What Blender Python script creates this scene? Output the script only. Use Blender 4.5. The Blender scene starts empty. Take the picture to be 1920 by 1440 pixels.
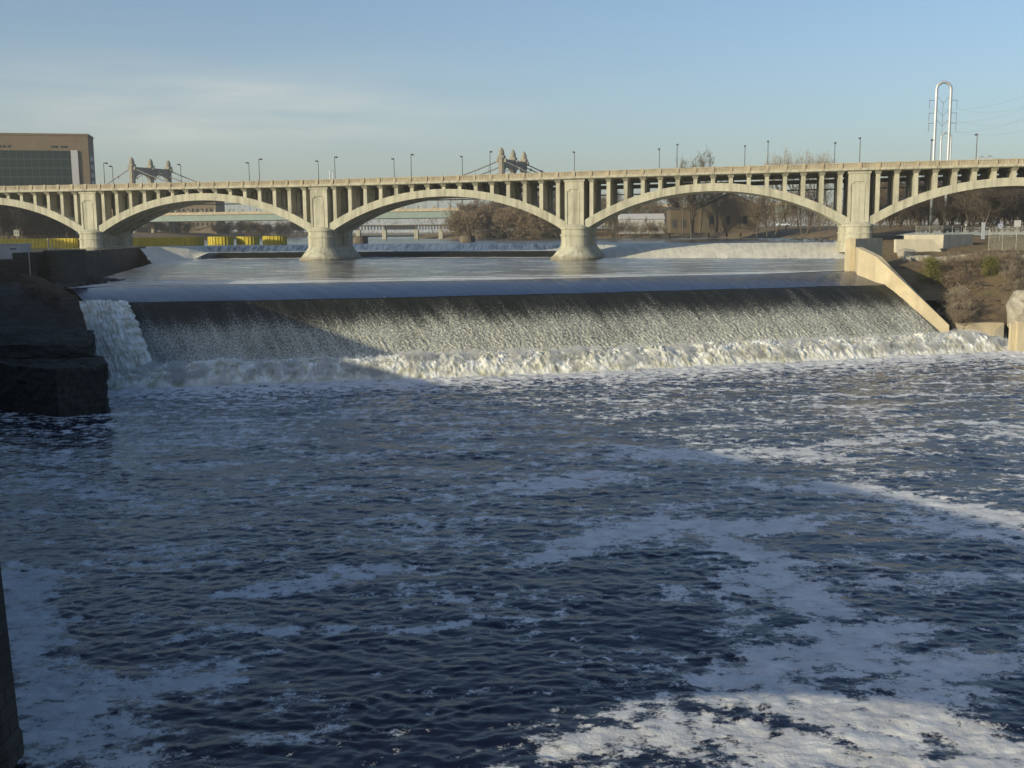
import bpy, math, random
import numpy as np
from mathutils import Matrix, Vector
random.seed(7)
rng = np.random.default_rng(11)
R = math.radians
SC = bpy.context.scene
COL = SC.collection

# ------------------------------------------------------------------ camera
CAMZ = 19.5
PITCH, ROLL = 8.0, -0.5
FPX = 2030.0
cam_d = bpy.data.cameras.new('camera')
cam_d.sensor_width = 36.0
cam_d.sensor_fit = 'HORIZONTAL'
cam_d.lens = 36.0 * FPX / 1920.0
cam_d.clip_start = 0.2
cam_d.clip_end = 12000.0
cam = bpy.data.objects.new('camera', cam_d)
COL.objects.link(cam)
CM = Matrix.Rotation(R(90 - PITCH), 4, 'X') @ Matrix.Rotation(R(ROLL), 4, 'Z')
cam.matrix_world = Matrix.Translation((0, 0, CAMZ)) @ CM
SC.camera = cam
CM3 = CM.to_3x3()

def ray(px, py):
    return CM3 @ Vector((px - 960.0, 720.0 - py, -FPX))
def at_z(px, py, z):
    d = ray(px, py); t = (z - CAMZ) / d.z
    return Vector((d.x * t, d.y * t, z))
def at_Y(px, py, Y):
    d = ray(px, py); t = Y / d.y
    return Vector((d.x * t, Y, CAMZ + d.z * t))

# ------------------------------------------------------------------ sun and sky
SUN_EL = 16.4
SUN_A = 55.0          # light travels this many degrees to the right of straight ahead
L = Vector((math.sin(R(SUN_A)) * math.cos(R(SUN_EL)), math.cos(R(SUN_A)) * math.cos(R(SUN_EL)), -math.sin(R(SUN_EL))))
sun_d = bpy.data.lights.new('sun', 'SUN')
sun_d.energy = 4.6
sun_d.angle = R(0.5)
sun_d.color = (1.0, 0.88, 0.60)
sun = bpy.data.objects.new('sun', sun_d)
COL.objects.link(sun)
sun.rotation_euler = L.to_track_quat('-Z', 'Y').to_euler()

W = bpy.data.worlds.new('World'); SC.world = W
W.use_nodes = True
nt = W.node_tree; nt.nodes.clear()
def N(nt, typ, **kw):
    n = nt.nodes.new(typ)
    for k, v in kw.items():
        setattr(n, k, v)
    return n
sky = N(nt, 'ShaderNodeTexSky', sky_type='NISHITA')
sky.sun_disc = False
sky.sun_elevation = R(SUN_EL)
sky.sun_rotation = math.atan2(-L.x, -L.y)
sky.altitude = 250; sky.air_density = 1.0; sky.dust_density = 2.6; sky.ozone_density = 3.2
bg = N(nt, 'ShaderNodeBackground'); bg.inputs['Strength'].default_value = 0.142
out = N(nt, 'ShaderNodeOutputWorld')
# thin veil cloud, low over the left of the view
tc = N(nt, 'ShaderNodeTexCoord')
sp = N(nt, 'ShaderNodeSeparateXYZ'); nt.links.new(tc.outputs['Generated'], sp.inputs[0])
def M(nt, op, a, b=None, clamp=False):
    n = N(nt, 'ShaderNodeMath', operation=op); n.use_clamp = clamp
    for i, v in enumerate((a, b)):
        if v is None: continue
        if isinstance(v, (int, float)): n.inputs[i].default_value = v
        else: nt.links.new(v, n.inputs[i])
    return n.outputs[0]
az = M(nt, 'DIVIDE', sp.outputs['X'], M(nt, 'MAXIMUM', sp.outputs['Y'], 0.05))
cmb = N(nt, 'ShaderNodeCombineXYZ')
nt.links.new(M(nt, 'MULTIPLY', az, 4.0), cmb.inputs[0]); nt.links.new(M(nt, 'MULTIPLY', sp.outputs['Z'], 34.0), cmb.inputs[1])
cn = N(nt, 'ShaderNodeTexNoise'); cn.inputs['Scale'].default_value = 1.3; cn.inputs['Detail'].default_value = 3; cn.inputs['Roughness'].default_value = 0.5
nt.links.new(cmb.outputs[0], cn.inputs['Vector'])
def gauss(v, c, w):
    d = M(nt, 'DIVIDE', M(nt, 'SUBTRACT', v, c), w)
    return M(nt, 'POWER', 2.718, M(nt, 'MULTIPLY', M(nt, 'MULTIPLY', d, d), -1.0))
gm = M(nt, 'MULTIPLY', gauss(az, -0.27, 0.22), gauss(sp.outputs['Z'], 0.108, 0.034))
cl = M(nt, 'MULTIPLY', gm, M(nt, 'MULTIPLY', M(nt, 'SUBTRACT', cn.outputs['Fac'], 0.22), 2.0, True), True)
mx = N(nt, 'ShaderNodeMix', data_type='RGBA')
nt.links.new(M(nt, 'MULTIPLY', cl, 0.55), mx.inputs[0])
hz = M(nt, 'ADD', 0.07, M(nt, 'MULTIPLY', 0.52, M(nt, 'POWER', 2.718, M(nt, 'MULTIPLY', M(nt, 'MAXIMUM', sp.outputs['Z'], 0.0), -14.0))))
hz = M(nt, 'MULTIPLY', hz, M(nt, 'SUBTRACT', 1.0, M(nt, 'MULTIPLY', M(nt, 'SUBTRACT', sp.outputs['Z'], 0.25), 4.0, True), True))
hm = N(nt, 'ShaderNodeMix', data_type='RGBA')
nt.links.new(hz, hm.inputs[0]); nt.links.new(sky.outputs[0], hm.inputs[6]); hm.inputs[7].default_value = (3.7, 3.95, 3.5, 1)   # pale hazy air low in the sky
nt.links.new(hm.outputs[2], mx.inputs[6])
mx.inputs[7].default_value = (5.2, 5.0, 4.3, 1)
nt.links.new(mx.outputs[2], bg.inputs['Color'])
nt.links.new(bg.outputs[0], out.inputs['Surface'])
SC.view_settings.view_transform = 'Standard'
SC.view_settings.look = 'None'
SC.view_settings.gamma = 1.0
SC.view_settings.exposure = 0.19
SC.render.engine = 'CYCLES'
SC.cycles.max_bounces = 6

# ------------------------------------------------------------------ numpy noise
def _hash(ix, iy, iz, seed):
    h = (ix.astype(np.uint32) * np.uint32(374761393) + iy.astype(np.uint32) * np.uint32(668265263)
         + iz.astype(np.uint32) * np.uint32(2147483647) + np.uint32((seed * 974711) & 0xffffffff))
    h = (h ^ (h >> np.uint32(13))) * np.uint32(1274126177)
    h = h ^ (h >> np.uint32(16))
    return h
def _grad2(h, x, y):
    a = (h & np.uint32(1023)).astype(np.float32) * np.float32(2 * math.pi / 1024)
    return np.cos(a) * x + np.sin(a) * y
def noise2(x, y, seed=0):
    x = np.asarray(x, np.float64); y = np.asarray(y, np.float64)
    fx = np.floor(x); fy = np.floor(y)
    ix = fx.astype(np.int64); iy = fy.astype(np.int64)
    x = (x - fx).astype(np.float32); y = (y - fy).astype(np.float32)
    u = x * x * x * (x * (x * 6 - 15) + 10); v = y * y * y * (y * (y * 6 - 15) + 10)
    z = np.zeros_like(ix)
    n00 = _grad2(_hash(ix, iy, z, seed), x, y); n10 = _grad2(_hash(ix + 1, iy, z, seed), x - 1, y)
    n01 = _grad2(_hash(ix, iy + 1, z, seed), x, y - 1); n11 = _grad2(_hash(ix + 1, iy + 1, z, seed), x - 1, y - 1)
    a = n00 + u * (n10 - n00); b = n01 + u * (n11 - n01)
    return (a + v * (b - a)) * 1.4
def fbm2(x, y, octv=4, seed=0, gain=0.5, mode=None):
    s = 0.0; a = 1.0; t = 0.0; f = 1.0
    for o in range(octv):
        n = noise2(x * f + 17.3 * o, y * f - 9.1 * o, seed + o * 31)
        if mode == 'billow': n = np.abs(n) * 2 - 0.6
        if mode == 'ridge': n = 0.6 - np.abs(n) * 2
        s = s + a * n; t += a; a *= gain; f *= 2.03
    return s / t
def smooth(a, b, x):
    t = np.clip((x - a) / (b - a), 0, 1)
    return t * t * (3 - 2 * t)

# ------------------------------------------------------------------ mesh builder
class MB:
    def __init__(s): s.v = []; s.f = []
    def add(s, vs, fs):
        o = len(s.v); s.v.extend([tuple(v) for v in vs]); s.f.extend([tuple(i + o for i in f) for f in fs]); return s
    def box(s, x0, x1, y0, y1, z0, z1):
        return s.add([(x0,y0,z0),(x1,y0,z0),(x1,y1,z0),(x0,y1,z0),(x0,y0,z1),(x1,y0,z1),(x1,y1,z1),(x0,y1,z1)],
                     [(3,2,1,0),(4,5,6,7),(0,1,5,4),(1,2,6,5),(2,3,7,6),(3,0,4,7)])
    def prism(s, poly, z0, z1):
        """poly in xy (counter-clockwise), extruded in z"""
        n = len(poly)
        z0s = z0 if hasattr(z0, '__len__') else [z0] * n
        z1s = z1 if hasattr(z1, '__len__') else [z1] * n
        vs = [(p[0], p[1], z0s[i]) for i, p in enumerate(poly)] + [(p[0], p[1], z1s[i]) for i, p in enumerate(poly)]
        fs = [tuple(range(n - 1, -1, -1)), tuple(range(n, 2 * n))] + [(i, (i + 1) % n, n + (i + 1) % n, n + i) for i in range(n)]
        return s.add(vs, fs)
    def loft(s, rings, cap=True, closed=True):
        n = len(rings[0]); vs = [p for r in rings for p in r]; fs = []
        for k in range(len(rings) - 1):
            for i in range(n if closed else n - 1):
                j = (i + 1) % n
                fs.append((k*n + i, k*n + j, (k+1)*n + j, (k+1)*n + i))
        if cap and closed:
            fs.append(tuple(range(n - 1, -1, -1))); fs.append(tuple(range((len(rings)-1)*n, len(rings)*n)))
        return s.add(vs, fs)
    def lathe(s, prof, cx=0, cy=0, n=20, sx=1, sy=1, rot=0):
        rings = []
        for (r, z) in prof:
            rings.append([(cx + sx * r * math.cos(rot + 2*math.pi*i/n), cy + sy * r * math.sin(rot + 2*math.pi*i/n), z) for i in range(n)])
        return s.loft(rings)
    def tube(s, pts, rad, n=6):
        pts = [Vector(p) for p in pts]
        rr = rad if hasattr(rad, '__len__') else [rad] * len(pts)
        rings = []
        up = None
        for i, p in enumerate(pts):
            d = (pts[min(i+1, len(pts)-1)] - pts[max(i-1, 0)])
            if d.length < 1e-9: d = Vector((0,0,1))
            d.normalize()
            if up is None: up = Vector((0,1,0)) if abs(d.y) < 0.9 else Vector((1,0,0))
            a = d.cross(up)
            if a.length < 1e-6: a = d.cross(Vector((1,0,0)))
            a.normalize(); b = d.cross(a); up = -b if up is None else up
            rings.append([tuple(p + (a * math.cos(2*math.pi*k/n) + b * math.sin(2*math.pi*k/n)) * rr[i]) for k in range(n)])
        return s.loft(rings)
    def build(s, name, mat, parent=None, smooth=False, loc=None):
        me = bpy.data.meshes.new(name)
        me.from_pydata(s.v, [], s.f); me.update()
        if smooth:
            me.polygons.foreach_set('use_smooth', [True] * len(me.polygons))
        me.materials.append(mat)
        o = bpy.data.objects.new(name, me); COL.objects.link(o)
        if parent: o.parent = parent
        if loc is not None: o.location = loc
        return o

def grid_obj(name, X, Y, Z, mat, attrs=None, vec=None, parent=None, smooth=True):
    r, c = X.shape
    me = bpy.data.meshes.new(name)
    co = np.stack([X, Y, Z], -1).reshape(-1, 3).astype(np.float32)
    me.vertices.add(r * c); me.vertices.foreach_set('co', co.ravel())
    i = np.arange(r * c).reshape(r, c)
    q = np.stack([i[:-1, :-1], i[:-1, 1:], i[1:, 1:], i[1:, :-1]], -1).reshape(-1, 4)
    nf = len(q)
    me.loops.add(nf * 4); me.loops.foreach_set('vertex_index', q.ravel().astype(np.int32))
    me.polygons.add(nf)
    me.polygons.foreach_set('loop_start', np.arange(0, nf * 4, 4, dtype=np.int32))
    me.polygons.foreach_set('loop_total', np.full(nf, 4, np.int32))
    me.update(calc_edges=True)
    if smooth: me.polygons.foreach_set('use_smooth', np.ones(nf, bool))
    for k, a in (attrs or {}).items():
        at = me.attributes.new(k, 'FLOAT', 'POINT'); at.data.foreach_set('value', np.asarray(a, np.float32).ravel())
    for k, a in (vec or {}).items():
        at = me.attributes.new(k, 'FLOAT_VECTOR', 'POINT'); at.data.foreach_set('vector', np.asarray(a, np.float32).reshape(-1, 3).ravel())
    me.materials.append(mat)
    o = bpy.data.objects.new(name, me); COL.objects.link(o)
    if parent: o.parent = parent
    return o

def tag(o, label=None, cat=None, group=None, kind=None):
    if label: o['label'] = label
    if cat: o['category'] = cat
    if group: o['group'] = group
    if kind: o['kind'] = kind
    return o
def thing(name, label, cat, loc=(0,0,0), rz=0.0, group=None):
    o = bpy.data.objects.new(name, None); COL.objects.link(o)
    o.empty_display_size = 0.5
    o.location = loc; o.rotation_euler = (0, 0, rz)
    return tag(o, label, cat, group)
def copy_tree(o, parent=None):
    c = o.copy(); COL.objects.link(c)
    if parent is not None: c.parent = parent
    for ch in [x for x in o.children]:
        copy_tree(ch, c)
    return c

# ------------------------------------------------------------------ materials
def new_mat(name):
    m = bpy.data.materials.new(name); m.use_nodes = True
    nt = m.node_tree
    b = nt.nodes['Principled BSDF']
    return m, nt, b
def ramp(nt, fac, stops):
    r = N(nt, 'ShaderNodeValToRGB')
    els = r.color_ramp.elements
    while len(els) < len(stops): els.new(0.5)
    for e, (p, c) in zip(els, stops):
        e.position = p; e.color = (c[0], c[1], c[2], 1) if hasattr(c, '__len__') else (c, c, c, 1)
    nt.links.new(fac, r.inputs[0]); return r.outputs[0]
def noise_node(nt, vec, scale, detail=5, rough=0.55, mapscale=None):
    if mapscale:
        mp = N(nt, 'ShaderNodeMapping'); mp.inputs['Scale'].default_value = mapscale
        nt.links.new(vec, mp.inputs['Vector']); vec = mp.outputs[0]
    n = N(nt, 'ShaderNodeTexNoise'); n.inputs['Scale'].default_value = scale
    n.inputs['Detail'].default_value = detail; n.inputs['Roughness'].default_value = rough
    nt.links.new(vec, n.inputs['Vector']); return n.outputs['Fac']
def mixc(nt, fac, a, b, mode='MIX'):
    m = N(nt, 'ShaderNodeMix', data_type='RGBA', blend_type=mode)
    for idx, v in ((0, fac), (6, a), (7, b)):
        if isinstance(v, (int, float)): m.inputs[idx].default_value = v
        elif isinstance(v, tuple): m.inputs[idx].default_value = (v[0], v[1], v[2], 1)
        else: nt.links.new(v, m.inputs[idx])
    return m.outputs[2]
def bump(nt, b, h, strength, dist):
    n = N(nt, 'ShaderNodeBump'); n.inputs['Strength'].default_value = strength; n.inputs['Distance'].default_value = dist
    nt.links.new(h, n.inputs['Height']); nt.links.new(n.outputs[0], b.inputs['Normal']); return n
def objco(nt):
    return N(nt, 'ShaderNodeTexCoord').outputs['Object']

def mat_plain(name, col, rough=0.8, var=0.25, scale=1.0, metal=0.0, stretch=None):
    m, nt, b = new_mat(name)
    f = noise_node(nt, objco(nt), scale, 6, 0.6, stretch)
    c2 = tuple(c * (1 - var) for c in col); c3 = tuple(min(1, c * (1 + var)) for c in col)
    nt.links.new(ramp(nt, f, [(0.3, c2), (0.7, c3)]), b.inputs['Base Color'])
    b.inputs['Roughness'].default_value = rough; b.inputs['Metallic'].default_value = metal
    return m
def mat_concrete(name, col, stain=0.5, streak=(0.5, 0.5, 0.05), dark=(0.10, 0.09, 0.065), tide=None, courses=None):
    m, nt, b = new_mat(name)
    co = objco(nt)
    f1 = noise_node(nt, co, 0.35, 6, 0.6)
    f2 = noise_node(nt, co, 1.0, 6, 0.65, streak)
    f3 = noise_node(nt, co, 6.0, 4, 0.6)
    c = ramp(nt, f1, [(0.3, tuple(k * 0.82 for k in col)), (0.7, tuple(min(1, k * 1.1) for k in col))])
    st = M(nt, 'MULTIPLY', ramp(nt, f2, [(0.46, 0.0), (0.74, 1.0)]), stain)
    c = mixc(nt, st, c, dark)
    c = mixc(nt, 0.25, c, ramp(nt, f3, [(0.3, 0.55), (0.7, 1.0)]), 'MULTIPLY')
    if courses:
        sx = N(nt, 'ShaderNodeSeparateXYZ'); nt.links.new(co, sx.inputs[0])
        cx_ = N(nt, 'ShaderNodeCombineXYZ')
        nt.links.new(M(nt, 'ADD', M(nt, 'MULTIPLY', sx.outputs[0], 0.8), M(nt, 'MULTIPLY', sx.outputs[1], 0.75)), cx_.inputs[0])
        nt.links.new(M(nt, 'ADD', sx.outputs[2], M(nt, 'MULTIPLY', f3, 0.12)), cx_.inputs[1])
        bk = N(nt, 'ShaderNodeTexBrick'); nt.links.new(cx_.outputs[0], bk.inputs['Vector'])
        bk.inputs['Scale'].default_value = 1.0; bk.inputs['Brick Width'].default_value = courses[0]; bk.inputs['Row Height'].default_value = courses[1]
        bk.inputs['Mortar Size'].default_value = 0.035; bk.inputs['Color1'].default_value = (1, 1, 1, 1); bk.inputs['Color2'].default_value = (.62, .6, .56, 1); bk.inputs['Mortar'].default_value = (.25, .25, .25, 1)
        c = mixc(nt, 1.0, c, bk.outputs['Color'], 'MULTIPLY')
    if tide is not None:
        sz = N(nt, 'ShaderNodeSeparateXYZ'); nt.links.new(co, sz.inputs[0])
        hz = M(nt, 'ADD', sz.outputs['Z'], M(nt, 'MULTIPLY', f1, 1.2))
        c = mixc(nt, M(nt, 'MULTIPLY', ramp(nt, M(nt, 'MULTIPLY', M(nt, 'SUBTRACT', hz, tide - 1.0), 0.3), [(0.15, 1.0), (0.55, 0.0)]), 0.75), c, (0.13, 0.105, 0.06))
    nt.links.new(c, b.inputs['Base Color']); b.inputs['Roughness'].default_value = 0.9
    bump(nt, b, f3, 0.25, 0.05)
    return m
MAT = {}
MAT['conc'] = mat_concrete('bridge_concrete', (0.41, 0.40, 0.315), 0.75, (0.9, 0.9, 0.06), tide=13.6)
MAT['rail'] = mat_concrete('railing_concrete', (0.36, 0.32, 0.235), 0.65, (0.6, 0.6, 0.5), (0.18, 0.13, 0.08))
MAT['wall'] = mat_concrete('wall_concrete', (0.50, 0.43, 0.29), 0.4, (0.25, 0.25, 0.08), (0.24, 0.17, 0.09))
MAT['paleconc'] = mat_concrete('pale_concrete', (0.50, 0.46, 0.36), 0.25)
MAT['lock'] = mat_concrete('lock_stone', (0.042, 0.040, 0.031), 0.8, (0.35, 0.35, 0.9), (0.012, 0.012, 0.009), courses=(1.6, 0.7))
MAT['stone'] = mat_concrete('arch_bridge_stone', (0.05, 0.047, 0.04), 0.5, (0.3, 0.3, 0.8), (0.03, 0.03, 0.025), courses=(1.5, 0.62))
MAT['deck'] = mat_plain('deck_asphalt', (0.06, 0.06, 0.06), 0.9)
MAT['darkmetal'] = mat_plain('dark_metal', (0.05, 0.055, 0.06), 0.5, 0.2)
MAT['steel'] = mat_plain('silver_steel', (0.42, 0.45, 0.49), 0.45, 0.1, 1.0, 0.35)
MAT['towerstone'] = mat_concrete('tower_concrete', (0.24, 0.225, 0.185), 0.5)
MAT['green'] = mat_plain('green_girder_paint', (0.11, 0.165, 0.155), 0.6, 0.15, 0.2)
MAT['yellow'] = mat_plain('yellow_paint', (0.46, 0.37, 0.02), 0.55, 0.18, 0.6)
MAT['rust'] = mat_plain('rusty_sheet_pile', (0.10, 0.085, 0.065), 0.85, 0.4, 0.8)
MAT['bark'] = mat_plain('bark', (0.085, 0.07, 0.052), 0.95, 0.3, 2.0)
MAT['twig'] = mat_plain('twig', (0.115, 0.088, 0.06), 0.95, 0.35, 0.4)
MAT['twigpale'] = mat_plain('pale_twig', (0.27, 0.23, 0.17), 0.95, 0.3, 0.4)
MAT['twigbrown'] = mat_plain('brown_thicket_twig', (0.20, 0.15, 0.10), 0.95, 0.35, 0.3)
MAT['twigdark'] = mat_plain('dark_twig', (0.05, 0.04, 0.03), 0.95, 0.3, 0.4)
MAT['leafgreen'] = mat_plain('olive_leaf', (0.105, 0.105, 0.02), 0.85, 0.5, 0.5)
MAT['brick'] = mat_plain('brown_brick', (0.15, 0.115, 0.078), 0.9, 0.12, 0.15)
MAT['glass'] = None
m, nt_, b = new_mat('dark_glass'); b.inputs['Base Color'].default_value = (0.010, 0.026, 0.027, 1); b.inputs['Roughness'].default_value = 0.3; b.inputs['Specular IOR Level'].default_value = 0.25
MAT['glass'] = m
MAT['paleblue'] = mat_plain('pale_stone_strip', (0.40, 0.40, 0.42), 0.7, 0.1)
MAT['white'] = mat_plain('white_panel', (0.40, 0.40, 0.40), 0.6, 0.1)
MAT['housestone'] = mat_concrete('house_stone', (0.10, 0.078, 0.052), 0.5)
MAT['roof'] = mat_plain('slate_roof', (0.035, 0.037, 0.042), 0.8, 0.3)
MAT['fence'] = mat_plain('galvanised_wire', (0.33, 0.32, 0.28), 0.6, 0.15)
MAT['rock'] = mat_concrete('limestone', (0.33, 0.31, 0.25), 0.6, (1, 1, 1.5), (0.12, 0.09, 0.06))
MAT['drift'] = mat_plain('driftwood', (0.33, 0.29, 0.23), 0.9, 0.3)
MAT['black'] = mat_plain('black_mark', (0.03, 0.03, 0.035), 0.8, 0.1)
MAT['car'] = mat_plain('car_paint', (0.5, 0.55, 0.6), 0.3, 0.05)

# ground: dry grass and bare earth
m, nt_, b = new_mat('dry_grass_earth')
co = objco(nt_)
f1 = noise_node(nt_, co, 0.12, 8, 0.65); f2 = noise_node(nt_, co, 1.2, 6, 0.7)
c = ramp(nt_, f1, [(0.35, (0.085, 0.058, 0.028)), (0.5, (0.17, 0.115, 0.055)), (0.62, (0.10, 0.092, 0.034))])
c = mixc(nt_, 0.7, c, ramp(nt_, f2, [(0.3, 0.45), (0.7, 1.25)]), 'MULTIPLY')
nt_.links.new(c, b.inputs['Base Color']); b.inputs['Roughness'].default_value = 1.0
bump(nt_, b, f2, 0.6, 0.3)
MAT['ground'] = m

def water_mat(name, foamcol=(0.80, 0.80, 0.78), base=(0.010, 0.011, 0.010), rough=0.10, wave=(0.9, 1.6, 1.0), wscale=2.0, wstr=0.35, wdist=0.06,
              fscale=(0.55, 0.9, 1), f_hi=1.0, contrast=2.6, veil=0.22, opq=0.92, nz_amp=3.0, fbump=0.22, nw=(0.5, 0.3, 0.2), coordattr=None, bumps=True, spec=0.5):
    m, nt, b = new_mat(name)
    if coordattr:
        co = N(nt, 'ShaderNodeAttribute', attribute_name=coordattr).outputs['Vector']
    else:
        co = objco(nt)
    cov = N(nt, 'ShaderNodeAttribute', attribute_name='cover').outputs['Fac']
    # coarse + fine breakup of the foam
    n1 = noise_node(nt, co, 1.0, 9, 0.68, fscale)
    n2 = noise_node(nt, co, 1.0, 5, 0.7, tuple(k * 4.3 for k in fscale))
    n3 = noise_node(nt, co, 1.0, 6, 0.6, tuple(k * 0.55 for k in fscale))
    n4 = noise_node(nt, co, 1.0, 4, 0.7, tuple(k * 13.0 for k in fscale))
    nn = M(nt, 'ADD', M(nt, 'ADD', M(nt, 'MULTIPLY', n1, nw[0]), M(nt, 'MULTIPLY', n2, nw[1])), M(nt, 'MULTIPLY', n4, nw[2]))
    t = M(nt, 'ADD', M(nt, 'MULTIPLY', M(nt, 'SUBTRACT', nn, 0.5), nz_amp), M(nt, 'SUBTRACT', M(nt, 'MULTIPLY', cov, 1.6), 0.8))
    mask = M(nt, 'ADD', M(nt, 'MULTIPLY', t, contrast), 0.5, True)
    vl = M(nt, 'MULTIPLY', M(nt, 'MULTIPLY', cov, cov), M(nt, 'MULTIPLY', n1, veil * 2))
    mask = M(nt, 'MULTIPLY', M(nt, 'MAXIMUM', mask, vl, True), ramp(nt, n3, [(0.32, opq * 0.75), (0.6, opq)]), True)
    b.inputs['Base Color'].default_value = (*base, 1)
    b.inputs['Roughness'].default_value = rough
    b.inputs['IOR'].default_value = 1.33
    b.inputs['Specular IOR Level'].default_value = spec
    h = noise_node(nt, co, wscale, 5, 0.55, wave)
    bn = N(nt, 'ShaderNodeBump'); bn.inputs['Strength'].default_value = wstr; bn.inputs['Distance'].default_value = wdist
    nt.links.new(h, bn.inputs['Height']); nt.links.new(bn.outputs[0], b.inputs['Normal'])
    fo = N(nt, 'ShaderNodeBsdfDiffuse')
    fc = mixc(nt, ramp(nt, n1, [(0.3, 0.0), (0.65, 1.0)]), tuple(k * 0.72 for k in foamcol), foamcol)
    nt.links.new(fc, fo.inputs['Color'])
    fb = N(nt, 'ShaderNodeBump'); fb.inputs['Strength'].default_value = 0.7; fb.inputs['Distance'].default_value = fbump
    nt.links.new(nn, fb.inputs['Height']); nt.links.new(fb.outputs[0], fo.inputs['Normal'])
    ms = N(nt, 'ShaderNodeMixShader')
    nt.links.new(mask, ms.inputs[0]); nt.links.new(b.outputs[0], ms.inputs[1]); nt.links.new(fo.outputs[0], ms.inputs[2])
    nt.links.new(ms.outputs[0], nt.nodes['Material Output'].inputs['Surface'])
    return m
MAT['river'] = water_mat('river_water', foamcol=(0.70, 0.705, 0.71), base=(0.005, 0.008, 0.022), fscale=(0.75, 0.85, 1), nw=(0.62, 0.25, 0.13), contrast=2.3, opq=0.97, nz_amp=6.5, veil=0.06, wave=(1.3, 2.2, 1), wstr=0.5, wdist=0.05)
MAT['pool'] = water_mat('upper_pool_water', rough=0.15, wave=(0.22, 0.8, 1), wscale=1.6, wstr=0.9, wdist=0.16, fscale=(0.16, 0.8, 1), contrast=2.2, veil=0.3)
MAT['band'] = water_mat('crest_water', base=(0.008, 0.018, 0.055), rough=0.2, wave=(0.35, 0.06, 1), wscale=1.0, wstr=0.35, wdist=0.10, fscale=(1.2, 0.35, 1), contrast=4.0, veil=0.03, coordattr='flow', spec=0.2)
MAT['face'] = water_mat('falling_water', foamcol=(0.66, 0.66, 0.57), base=(0.010, 0.011, 0.008), rough=0.3, wave=(2.6, 1.6, 1), wscale=1.0, wstr=0.6, wdist=0.15, fscale=(4.4, 2.3, 1), contrast=2.6, veil=0.2, nz_amp=5.0, nw=(0.34, 0.40, 0.26), fbump=0.07, coordattr='flow')
MAT['weir'] = water_mat('weir_water', foamcol=(0.80, 0.78, 0.69), rough=0.3, wave=(0.8, 0.1, 1), wscale=1.0, wstr=0.5, wdist=0.2, fscale=(0.8, 0.09, 1), contrast=3.0, nz_amp=4.5, veil=0.45, coordattr='flow')
m, nt_, b = new_mat('churning_foam')
co = objco(nt_)
f1 = noise_node(nt_, co, 0.55, 7, 0.62); f2 = noise_node(nt_, co, 2.6, 5, 0.65)
c = ramp(nt_, f1, [(0.36, (0.38, 0.37, 0.28)), (0.48, (0.56, 0.555, 0.48)), (0.64, (0.78, 0.78, 0.75))])
nt_.links.new(c, b.inputs['Base Color']); b.inputs['Roughness'].default_value = 0.9
b.inputs['Specular IOR Level'].default_value = 0.1
b.inputs['Subsurface Weight'].default_value = 0.8; b.inputs['Subsurface Radius'].default_value = (1.0, 0.95, 0.85); b.inputs['Subsurface Scale'].default_value = 0.9
bump(nt_, b, f2, 0.5, 0.2)
MAT['foam'] = m

# ------------------------------------------------------------------ levels and reference lines
Z_UP, Z_AP, Z_CR, Z_LIP = 16.1, 12.7, 11.5, 9.7

def resample(pts, n):
    P = np.array([(p[0], p[1], p[2]) for p in pts], float)
    d = np.r_[0, np.cumsum(np.linalg.norm(np.diff(P, axis=0), axis=1))]
    t = np.linspace(0, d[-1], n)
    return np.stack([np.interp(t, d, P[:, k]) for k in range(3)], -1), t

crest = [at_z(x, y, Z_CR) for x, y in ((128, 539), (225, 535), (480, 532), (960, 524), (1440, 513), (1600, 508))]
lip = [at_z(x, y, Z_LIP) for x, y in ((160, 569), (232, 567), (480, 563), (960, 553), (1440, 540), (1660, 534))]
foot = [at_z(x, y, -0.4) for x, y in ((215, 714), (480, 705), (740, 697), (1100, 683), (1500, 665), (1782, 650))]

# ------------------------------------------------------------------ lower river
def seg_dist(X, Y, pts):
    best = np.full(X.shape, 1e9)
    for a, b_ in zip(pts[:-1], pts[1:]):
        ax, ay, bx, by = a[0], a[1], b_[0], b_[1]
        dx, dy = bx - ax, by - ay; l2 = dx*dx + dy*dy + 1e-9
        t = np.clip(((X-ax)*dx + (Y-ay)*dy) / l2, 0, 1)
        best = np.minimum(best, np.hypot(X - ax - t*dx, Y - ay - t*dy))
    return best
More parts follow.
